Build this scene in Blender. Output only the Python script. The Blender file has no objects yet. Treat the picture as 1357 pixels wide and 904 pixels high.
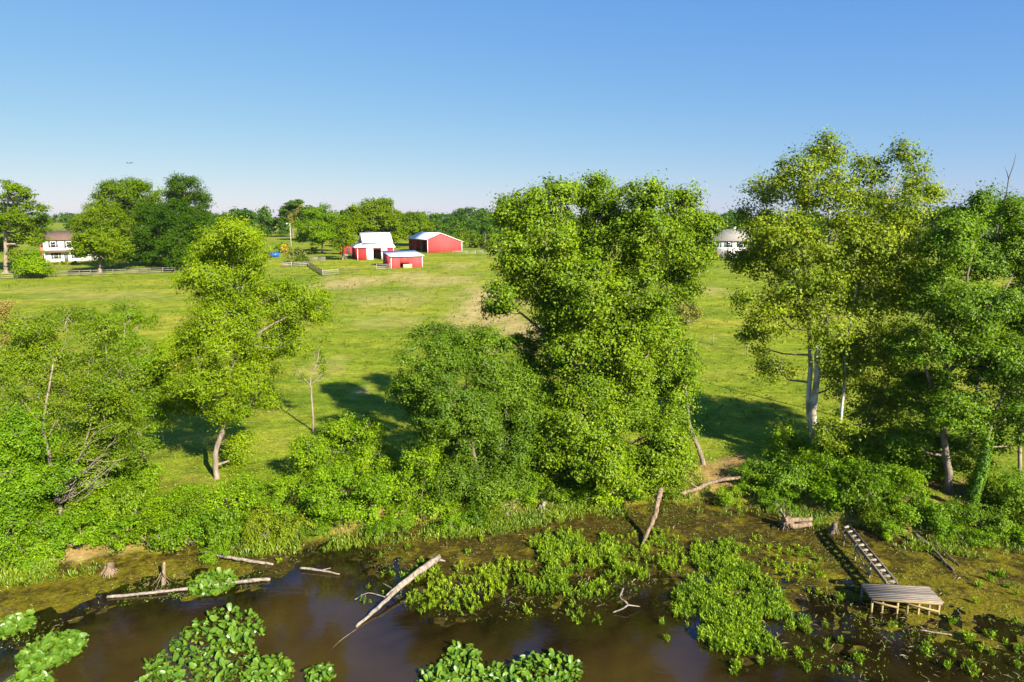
import bpy, math, random
import numpy as np
from mathutils import Vector, Matrix

# ------------------------------------------------------------------ camera, sky, sun, exposure
sc = bpy.context.scene
C = sc.collection
cam_data = bpy.data.cameras.new('camera')
cam_data.sensor_width = 36.0
cam_data.lens = 24.0
cam_data.clip_start = 0.1
cam_data.clip_end = 12000.0
camera = bpy.data.objects.new('camera', cam_data)
C.objects.link(camera)
camera.location = (0.0, 0.0, 18.0)
camera.rotation_euler = (math.radians(90.0 - 10.27), 0.0, 0.0)
sc.camera = camera

SUN_EL = math.radians(30.0)
SUN_AZ = math.radians(143.0)          # clockwise from +y: behind the camera, to the right
world = bpy.data.worlds.new('World')
sc.world = world
world.use_nodes = True
wn = world.node_tree
sky = wn.nodes.new('ShaderNodeTexSky')
sky.sky_type = 'NISHITA'
sky.sun_disc = False
sky.sun_elevation = SUN_EL
sky.sun_rotation = SUN_AZ
sky.altitude = 0.0
sky.air_density = 1.0
sky.dust_density = 0.08
sky.ozone_density = 2.5
# one even grade over the whole dome: humid summer air, blue overhead and paling downward
sep = wn.nodes.new('ShaderNodeSeparateColor'); com = wn.nodes.new('ShaderNodeCombineColor')
wn.links.new(sky.outputs[0], sep.inputs[0])
for ch, (ex_, gain) in enumerate(((.93, .352), (.62, .752), (.15, 2.5))):
    pw_ = wn.nodes.new('ShaderNodeMath'); pw_.operation = 'POWER'; pw_.inputs[1].default_value = ex_
    ml_ = wn.nodes.new('ShaderNodeMath'); ml_.operation = 'MULTIPLY'; ml_.inputs[1].default_value = gain
    wn.links.new(sep.outputs[ch], pw_.inputs[0]); wn.links.new(pw_.outputs[0], ml_.inputs[0]); wn.links.new(ml_.outputs[0], com.inputs[ch])
wn.links.new(com.outputs[0], wn.nodes['Background'].inputs[0])
wn.nodes['Background'].inputs[1].default_value = 0.10

sun_data = bpy.data.lights.new('sun', 'SUN')
sun_data.energy = 5.0
sun_data.angle = math.radians(0.53)
sun_data.color = (1.0, 0.93, 0.80)
sun = bpy.data.objects.new('sun', sun_data)
C.objects.link(sun)
sdir = Vector((math.sin(SUN_AZ) * math.cos(SUN_EL), math.cos(SUN_AZ) * math.cos(SUN_EL), math.sin(SUN_EL)))
sun.rotation_euler = sdir.to_track_quat('Z', 'Y').to_euler()
sun.location = (40, -60, 60)

sc.view_settings.view_transform = 'Standard'
sc.view_settings.look = 'None'
sc.view_settings.exposure = 1.35
sc.view_settings.gamma = 1.0
sc.view_settings.use_curve_mapping = False
sc.render.engine = 'CYCLES'
sc.cycles.use_denoising = True
sc.cycles.max_bounces = 7
sc.cycles.diffuse_bounces = 3
sc.cycles.glossy_bounces = 3
sc.cycles.transmission_bounces = 4
sc.cycles.transparent_max_bounces = 8
sc.cycles.caustics_reflective = False
sc.cycles.caustics_refractive = False

# places in metres, measured: x right, y away from the camera, z up from the pond's surface
SHRUBS = [(-23.23, 34.42, 0.59, 1.64),
 (-21.48, 34.93, 0.59, 1.75),
 (-19.43, 34.74, 0.15, 1.91),
 (-17.68, 35.43, 0.14, 1.86),
 (-15.78, 35.31, 0.11, 1.69),
 (-14.17, 35.84, 0.14, 1.45),
 (-25.15, 33.49, 0.38, 1.44),
 (-26.11, 35.02, 1.05, 1.5),
 (-23.76, 36.79, 1.12, 1.84),
 (-21.65, 36.25, 1.11, 1.64),
 (-19.94, 36.01, 0.78, 1.55),
 (-18.61, 36.34, 0.65, 1.56),
 (-12.56, 36.14, 0.16, 1.21),
 (-15.84, 33.77, 0.04, 1.05),
 (13.44, 40.35, 0.11, 1.06),
 (15.56, 41.35, 0.54, 1.78),
 (17.39, 41.17, 0.97, 2.06),
 (19.22, 39.83, 0.85, 2.0),
 (20.58, 38.59, 0.63, 1.93),
 (21.71, 37.43, 0.38, 1.7),
 (23.09, 37.41, 0.6, 1.79),
 (24.17, 36.52, 0.35, 1.48),
 (25.42, 35.31, 0.12, 1.35),
 (27.19, 36.51, 0.26, 1.39),
 (27.98, 35.66, 0.1, 1.45),
 (22.02, 39.89, 1.16, 1.9),
 (9.78, 41.43, 0.26, 1.78),
 (7.96, 41.59, 0.4, 1.79),
 (5.86, 41.19, 0.37, 1.87),
 (4.15, 40.92, 0.37, 1.56),
 (2.07, 40.7, 0.6, 1.65),
 (0.54, 39.9, 0.52, 1.43),
 (-2.52, 37.76, 0.12, 1.26),
 (-1.2, 38.32, 0.16, 1.19),
 (19.25, 41.61, 1.2, 1.89),
 (20.67, 41.01, 1.19, 1.86),
 (16.54, 40.05, 0.23, 1.15),
 (24.94, 36.61, 0.52, 1.57),
 (24.03, 39.32, 1.15, 1.69),
 (29.4, 37.41, 0.57, 1.61),
 (29.95, 36.31, 0.15, 1.73),
 (1.04, 41.25, 1.07, 1.67),
 (-0.87, 39.97, 0.87, 1.62),
 (-3.41, 36.66, 0.07, 0.96),
 (-7.46, 36.3, 0.09, 0.95),
 (21.4, 36.01, 0.09, 0.86),
 (-28.42, 34.28, 0.74, 1.84),
 (-1.81, 40.19, 1.03, 1.44),
 (-13.97, 37.19, 0.67, 1.6),
 (15.92, 42.48, 1.15, 1.32),
 (18.97, 45.24, 1.28, 1.84),
 (21.56, 43.46, 1.24, 1.87),
 (23.7, 42.22, 1.22, 1.91),
 (26.05, 41.61, 1.2, 1.69),
 (28.63, 39.32, 1.15, 1.6),
 (29.66, 38.81, 1.13, 1.67),
 (-28.53, 36.2, 1.12, 1.9),
 (-22.46, 38.81, 1.14, 1.2),
 (-15.75, 38.49, 1.13, 1.38),
 (-13.52, 39.32, 1.15, 1.41),
 (3.01, 41.98, 1.04, 1.7),
 (7.05, 42.73, 1.03, 1.84),
 (10.11, 43.07, 1.03, 1.54),
 (-4.08, 39.31, 0.76, 1.41),
 (-6.48, 36.9, 0.1, 1.06),
 (-11.22, 36.68, 0.23, 1.14),
 (29.53, 36.94, 0.35, 1.59)]
PADS = [[(-12.87, 28.01, 1.46, 1.09), (-11.61, 26.95, 0.67, 1.03), (-13.13, 26.68, 1.49, 1.4), (-13.7, 25.16, 1.18, 1.17), (-11.7, 25.16, 1.4, 1.64), (-13.74, 24.01, 0.89, 1.11), (-11.63, 23.57, 1.75, 1.3)], [(-19.32, 25.85, 1.15, 1.22)], [(-22.28, 27.67, 0.82, 0.8)], [(-14.86, 31.22, 1.12, 1.04)], [(-9.73, 24.41, 0.91, 0.9)], [(-7.63, 24.32, 0.51, 0.51)], [(-18.9, 23.96, 0.89, 0.44)], [(-2.1, 24.97, 0.8, 1.28), (-2.65, 24.23, 1.02, 0.78), (-0.55, 24.32, 1.2, 0.67), (1.41, 24.69, 1.47, 1.03), (-1.12, 23.57, 2.63, 0.76)]]
BEDS = [[(-4.42, 31.08, 1.0, 2.53), (-2.92, 30.94, 1.15, 2.04), (-1.43, 30.94, 1.15, 1.89), (-0.71, 32.01, 0.87, 1.66)], [(2.55, 34.81, 1.72, 2.26), (4.06, 33.56, 2.49, 3.03), (1.59, 32.01, 1.43, 1.66), (5.54, 32.77, 1.46, 2.23), (3.44, 31.29, 1.55, 1.28)], [(8.34, 34.81, 2.15, 2.07), (9.01, 33.32, 1.24, 1.41), (6.81, 35.51, 1.32, 0.97)], [(11.27, 33.56, 1.66, 2.31), (10.81, 30.26, 2.25, 2.74), (11.06, 28.37, 2.32, 2.36), (9.08, 28.67, 1.63, 2.39), (11.54, 26.95, 1.47, 1.42), (9.98, 26.68, 1.98, 1.27)], [(-2.4, 28.97, 0.72, 0.71), (2.83, 28.67, 0.5, 0.84), (4.18, 28.37, 0.7, 0.55)], [(-6.33, 31.29, 1.08, 1.12), (-6.87, 30.26, 0.67, 0.76)], [(14.39, 34.38, 1.7, 1.85), (14.79, 32.39, 1.2, 2.02)]]
SPROUTS = [(13.4, 26.12, 0.02), (14.17, 26.54, 0.02), (11.94, 25.52, 0.02), (14.04, 27.75, 0.02), (15.62, 29.89, 0.02), (12.84, 24.75, 0.02), (13.51, 24.75, 0.02), (14.25, 25.13, 0.02), (17.34, 25.82, 0.02), (18.38, 25.72, 0.02), (18.09, 26.65, 0.02), (17.65, 26.38, 0.02), (19.55, 26.54, 0.02), (19.79, 26.02, 0.02), (20.12, 25.82, 0.02), (21.17, 26.54, 0.02), (21.31, 26.02, 0.02), (20.55, 24.89, 0.02), (20.82, 26.92, 0.02), (18.5, 24.89, 0.02), (18.38, 24.29, 0.02), (22.67, 27.98, 0.02), (21.97, 29.57, 0.02), (19.86, 28.04, 0.02), (19.73, 26.92, 0.02), (17.55, 24.89, 0.02), (15.57, 31.98, 0.02), (15.8, 34.34, 0.02), (16.25, 33.52, 0.02), (9.09, 24.94, 0.02), (8.84, 24.43, 0.02), (6.82, 27.87, 0.02), (6.71, 26.65, 0.02), (-12.34, 33.52, 0.02), (-2.39, 34.34, 0.02), (-1.63, 35.65, 0.02), (16.91, 27.75, 0.02), (11.88, 24.66, 0.02), (24.38, 30.9, 0.02), (24.77, 31.98, 0.02), (24.26, 30.22, 0.02), (23.84, 31.47, 0.02), (10.23, 25.13, 0.02), (-7.05, 34.09, 0.02), (-5.75, 34.94, 0.02), (0.75, 28.82, 0.02), (23.08, 30.9, 0.02)]
EDGE = [(-32.24, 24.23), (-21.78, 26.26), (-20.57, 27.33), (-19.35, 29.79), (-15.74, 30.52), (-12.14, 31.79), (-11.55, 33.56), (-10.75, 34.98), (-9.15, 35.24), (-7.6, 33.8), (-4.97, 29.73), (-2.72, 28.67), (0.74, 28.48), (3.94, 29.22), (5.86, 30.12), (7.88, 29.47), (9.16, 26.68), (11.95, 25.55), (14.26, 24.55), (18.49, 24.1), (30.04, 23.79)]
BANK = [(-60, 33), (-25.0, 32.5), (-21.7, 33.4), (-17, 35.5), (-13.5, 35.6), (-9.5, 36.4), (-7, 37.2), (-1, 38), (3.5, 40), (9.5, 41), (15, 40.5), (18.2, 38.6), (21.5, 36.5), (25, 35.3), (28, 36), (60, 36)]
LOGS = {'main': [(-6.95, 27.69, 0.02), (-6.23, 28.9, 0.2), (-5.42, 30.39, 0.4), (-4.67, 31.63, 0.5), (-3.79, 32.99, 0.6)], 'main_b': [(-5.97, 29.75, 0.3), (-5.28, 30.68, 0.55), (-4.52, 31.9, 0.6), (-4.03, 32.64, 0.62)], 'main_stub': [(-4.17, 32.83, 0.6), (-3.44, 32.61, 0.55)], 'main_twig1': [(-6.47, 31.24, 0.15), (-5.7, 30.29, 0.3)], 'main_twig2': [(-7.5, 29.84, 0.05), (-6.92, 30.19, 0.2), (-5.96, 29.7, 0.25)], 'sunk': [(-7.75, 25.78, -0.02), (-7.44, 26.68, 0.0), (-6.91, 27.52, 0.02)], 'long': [(-19.45, 30.09, 0.06), (-17.48, 30.36, 0.1), (-15.51, 30.83, 0.1), (-13.5, 31.4, 0.1), (-12.17, 31.69, 0.06)], 'mid': [(-16.54, 34.04, 0.35), (-15.13, 33.56, 0.3), (-13.63, 33.26, 0.2), (-12.5, 33.09, 0.12)], 'mid2': [(-10.97, 32.74, 0.1), (-9.84, 32.47, 0.12), (-8.81, 32.2, 0.06)], 'mid2b': [(-9.84, 32.47, 0.12), (-9.33, 32.47, 0.25)], 'lean': [(7.13, 34.98, 0.0), (7.7, 36.27, 0.35), (8.22, 36.83, 1.1), (8.5, 37.45, 1.75), (8.87, 38.4, 2.1)], 'fallen': [(10.85, 41.28, 0.55), (12.24, 41.68, 0.9), (13.49, 41.83, 1.3), (15.28, 41.85, 1.5)], 'fallen_b': [(11.97, 41.55, 0.85), (11.4, 41.32, 1.3)], 'branch': [(5.45, 30.77, 0.1), (5.11, 29.54, 0.35), (5.37, 28.98, 0.3), (4.65, 28.77, 0.05)], 'branch_b': [(5.37, 28.98, 0.3), (5.98, 29.18, 0.1)], 'rightlog': [(22.63, 35.78, 0.5), (22.86, 34.57, 0.3), (22.77, 33.28, 0.15), (22.79, 32.55, 0.08)], 'rightlog_b': [(23.31, 35.34, 0.4), (23.33, 34.0, 0.2), (23.37, 32.97, 0.1)], 'plank': [(17.98, 27.35, 0.1), (19.2, 27.02, 0.06)], 'dead_bank': [(-0.67, 39.43, 0.5), (0.16, 39.53, 0.9), (0.81, 39.75, 1.2)], 'stumpa': (-20.59, 32.24, 0.0), 'stumpb': (-17.37, 31.29, 0.0), 'stumpc': (1.83, 39.44, 0.3), 'stumpd': (-0.34, 38.36, 0.3), 'rootwad': (15.98, 37.45, 0.25), 'rootlog': [(16.21, 37.41, 0.55), (17.57, 37.51, 0.6)], 'rootlog_b': [(16.16, 37.25, 0.3), (17.52, 37.34, 0.35)], 'stumpe': (18.46, 36.73, 0.5), 'stumpf': (6.32, 30.26, 0.0)}
DOCK = {'top': [(16.8, 30.2, 0.75), (19.78, 29.76, 0.75), (19.63, 28.5, 0.75), (16.56, 28.87, 0.75)], 'stairL': [(18.48, 35.78, 0.95), (17.99, 30.19, 0.72)], 'stairR': [(18.92, 35.93, 0.95), (18.47, 30.14, 0.72)]}
SITES = {'barn_l': (-42.13, 187.29, 6.32), 'barn_r': (-32.86, 191.03, 6.44), 'shed_l': (-29.46, 167.02, 5.62), 'shed_r': (-22.36, 170.89, 5.75), 'shed_b': (-33.07, 176.73, 5.96), 'pole_n': (-26.51, 216.03, 6.82), 'pole_r': (-15.66, 221.0, 6.9), 'pole_b': (-35.0, 227.12, 6.99), 'house_l': (-124.97, 183.61, 6.2), 'house_r': (-115.7, 186.71, 6.3), 'rhouse_l': (56.17, 193.96, 6.48), 'rhouse_r': (67.25, 193.96, 6.48), 'wing_l': (46.79, 188.72, 6.38), 'wing_r': (52.18, 188.72, 6.38), 'dump': (-68.36, 197.82, 6.54), 'util': (-75.31, 234.83, 7.11), 'redshed': (-49.74, 209.26, 6.72), 'tank': (-36.63, 223.36, 6.94)}
FENCES = {'yard': [(-113.25, 144.63, 4.82), (-110.26, 147.09, 4.91), (-101.06, 151.67, 5.08), (-90.51, 155.19, 5.2), (-78.68, 159.77, 5.36), (-71.56, 163.73, 5.5), (-61.1, 166.25, 5.59)], 'paddockA': [(-54.35, 184.73, 6.24), (-50.29, 184.73, 6.24)], 'paddockB': [(-56.95, 170.37, 5.73), (-51.34, 172.99, 5.82)], 'diag': [(-53.96, 178.63, 6.02), (-42.57, 153.77, 5.15)], 'paddockC': [(-42.38, 153.07, 5.13), (-39.48, 155.19, 5.2)], 'pipe': [(-39.3, 155.19, 5.2), (-35.7, 159.04, 5.34)], 'shed': [(-32.54, 164.48, 5.53), (-29.59, 166.25, 5.59)], 'right': [(-18.03, 209.26, 6.72), (-8.91, 210.85, 6.74), (-2.45, 212.46, 6.77)], 'barn': [(-47.07, 192.49, 6.46), (-45.08, 193.96, 6.48)]}
WIRE = [(15.93, 77.87, 2.29), (20.18, 80.98, 2.41), (24.87, 83.03, 2.48), (27.09, 77.15, 2.26), (28.68, 71.1, 2.04)]
HEDGE = [(-31.61, 279.07, 7.8, 2.6), (-29.49, 304.66, 8.19, 3.2), (-24.57, 318.79, 8.41, 3.4), (-16.34, 279.07, 7.8, 3.2), (-10.46, 247.99, 7.32, 3.6), (-6.16, 239.13, 7.18, 3.8), (-2.23, 239.13, 7.18, 4.0), (-22.15, 257.56, 7.46, 2.6), (-11.16, 304.66, 8.19, 4.2), (-56.32, 180.55, 6.09, 3.4), (-55.92, 174.85, 5.89, 2.2), (-53.79, 176.73, 5.96, 2.4), (-73.88, 219.67, 6.88, 2.4), (-60.54, 209.26, 6.72, 2.4), (-68.57, 188.72, 6.38, 3.0), (-76.47, 202.69, 6.62, 3.0), (-99.22, 239.13, 7.18, 4.0), (-103.13, 262.68, 7.54, 4.0), (59.44, 188.72, 6.38, 1.6), (56.33, 188.72, 6.38, 1.3), (-116.67, 178.63, 6.02, 1.0), (-112.92, 176.73, 5.96, 1.2), (-119.03, 178.63, 6.02, 0.8), (48.56, 186.71, 6.3, 1.5), (70.85, 188.72, 6.38, 3.0), (-13.18, 247.99, 7.32, 5.5), (-8.6, 257.56, 7.46, 6.0), (-4.02, 252.92, 7.39, 6.0), (-21.66, 297.83, 8.09, 5.0), (-33.56, 311.65, 8.3, 4.5)]
YELLOW = (-71.48, 216.03, 6.82)
BARE = [(-23.28, 33.46, 1.13, 0.62, 1.0), (-21.34, 33.9, 0.61, 0.45, 0.8), (-9.77, 36.98, 0.92, 0.49, 0.6), (-19.81, 33.67, 0.61, 0.39, 0.6), (-3.69, 116.43, 5.91, 24.48, 0.9), (2.19, 90.88, 5.12, 12.65, 0.9), (-14.15, 144.63, 8.15, 10.57, 0.6), (-35.34, 139.82, 6.3, 11.15, 0.8), (-30.13, 144.63, 4.89, 6.35, 0.7), (-13.19, 174.85, 4.93, 7.64, 0.5), (-20.82, 118.23, 6.66, 8.88, 0.35), (37.69, 130.08, 3.67, 5.1, 0.5), (-17.55, 99.13, 6.7, 6.33, 0.3), (-39.98, 120.63, 8.16, 5.51, 0.25), (-72.4, 123.45, 16.7, 4.65, 0.3), (-91.18, 133.12, 9.0, 3.31, 0.3), (-7.03, 99.13, 3.35, 6.33, 0.5), (-23.51, 153.77, 5.2, 7.47, 0.7), (-14.31, 62.69, 0.85, 1.5, 0.5), (-20.42, 72.68, 2.46, 4.82, 0.3)]
SOIL = [(16.09, 45.24, 1.78, 1.4, 1.0), (14.4, 43.17, 1.46, 1.21, 0.9), (-22.63, 39.12, 0.97, 0.64, 0.8), (-22.99, 41.61, 0.66, 0.95, 0.4), (1.05, 41.67, 1.41, 0.89, 0.8), (9.53, 45.24, 1.02, 0.88, 0.8), (22.89, 41.61, 1.88, 0.95, 0.8), (23.1, 39.32, 2.66, 1.82, 0.9), (30.32, 40.42, 2.73, 2.42, 0.8), (5.0, 42.24, 1.43, 0.52, 0.9), (-20.8, 41.61, 1.41, 1.71, 0.3), (26.78, 41.61, 1.88, 1.71, 0.8)]
WOODS = [(-364.4, 420.0, -281.3, 420.0, 19.8), (-431.3, 640.0, -391.0, 640.0, 22.1), (-263.8, 420.0, -177.1, 420.0, 21.6), (-180.9, 400.0, -149.2, 400.0, 21.0), (-132.5, 330.0, -113.2, 330.0, 23.6), (-141.8, 380.0, -117.0, 380.0, 19.6), (-82.4, 300.0, -66.2, 300.0, 22.8), (-99.7, 430.0, -48.4, 430.0, 19.8), (-77.5, 480.0, -38.3, 480.0, 19.6), (-53.0, 430.0, -6.3, 430.0, 22.1), (-44.3, 520.0, 6.5, 520.0, 24.7), (-12.8, 500.0, 158.2, 500.0, 22.3), (91.9, 330.0, 117.0, 330.0, 20.5), (111.6, 320.0, 196.6, 320.0, 22.1), (173.7, 290.0, 239.0, 290.0, 25.1), (208.5, 310.0, 268.8, 310.0, 26.3), (-200.4, 330.0, -135.8, 330.0, 18.0), (-46.4, 360.0, -7.2, 360.0, 16.5), (-28.2, 330.0, 0.5, 330.0, 18.0), (82.1, 300.0, 108.2, 300.0, 17.4), (7.7, 330.0, 97.6, 330.0, 13.8)]
BIRDS = [(-98.44, 180.0, 31.68), (-97.86, 180.0, 31.62), (-97.28, 180.0, 31.72)]
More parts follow.
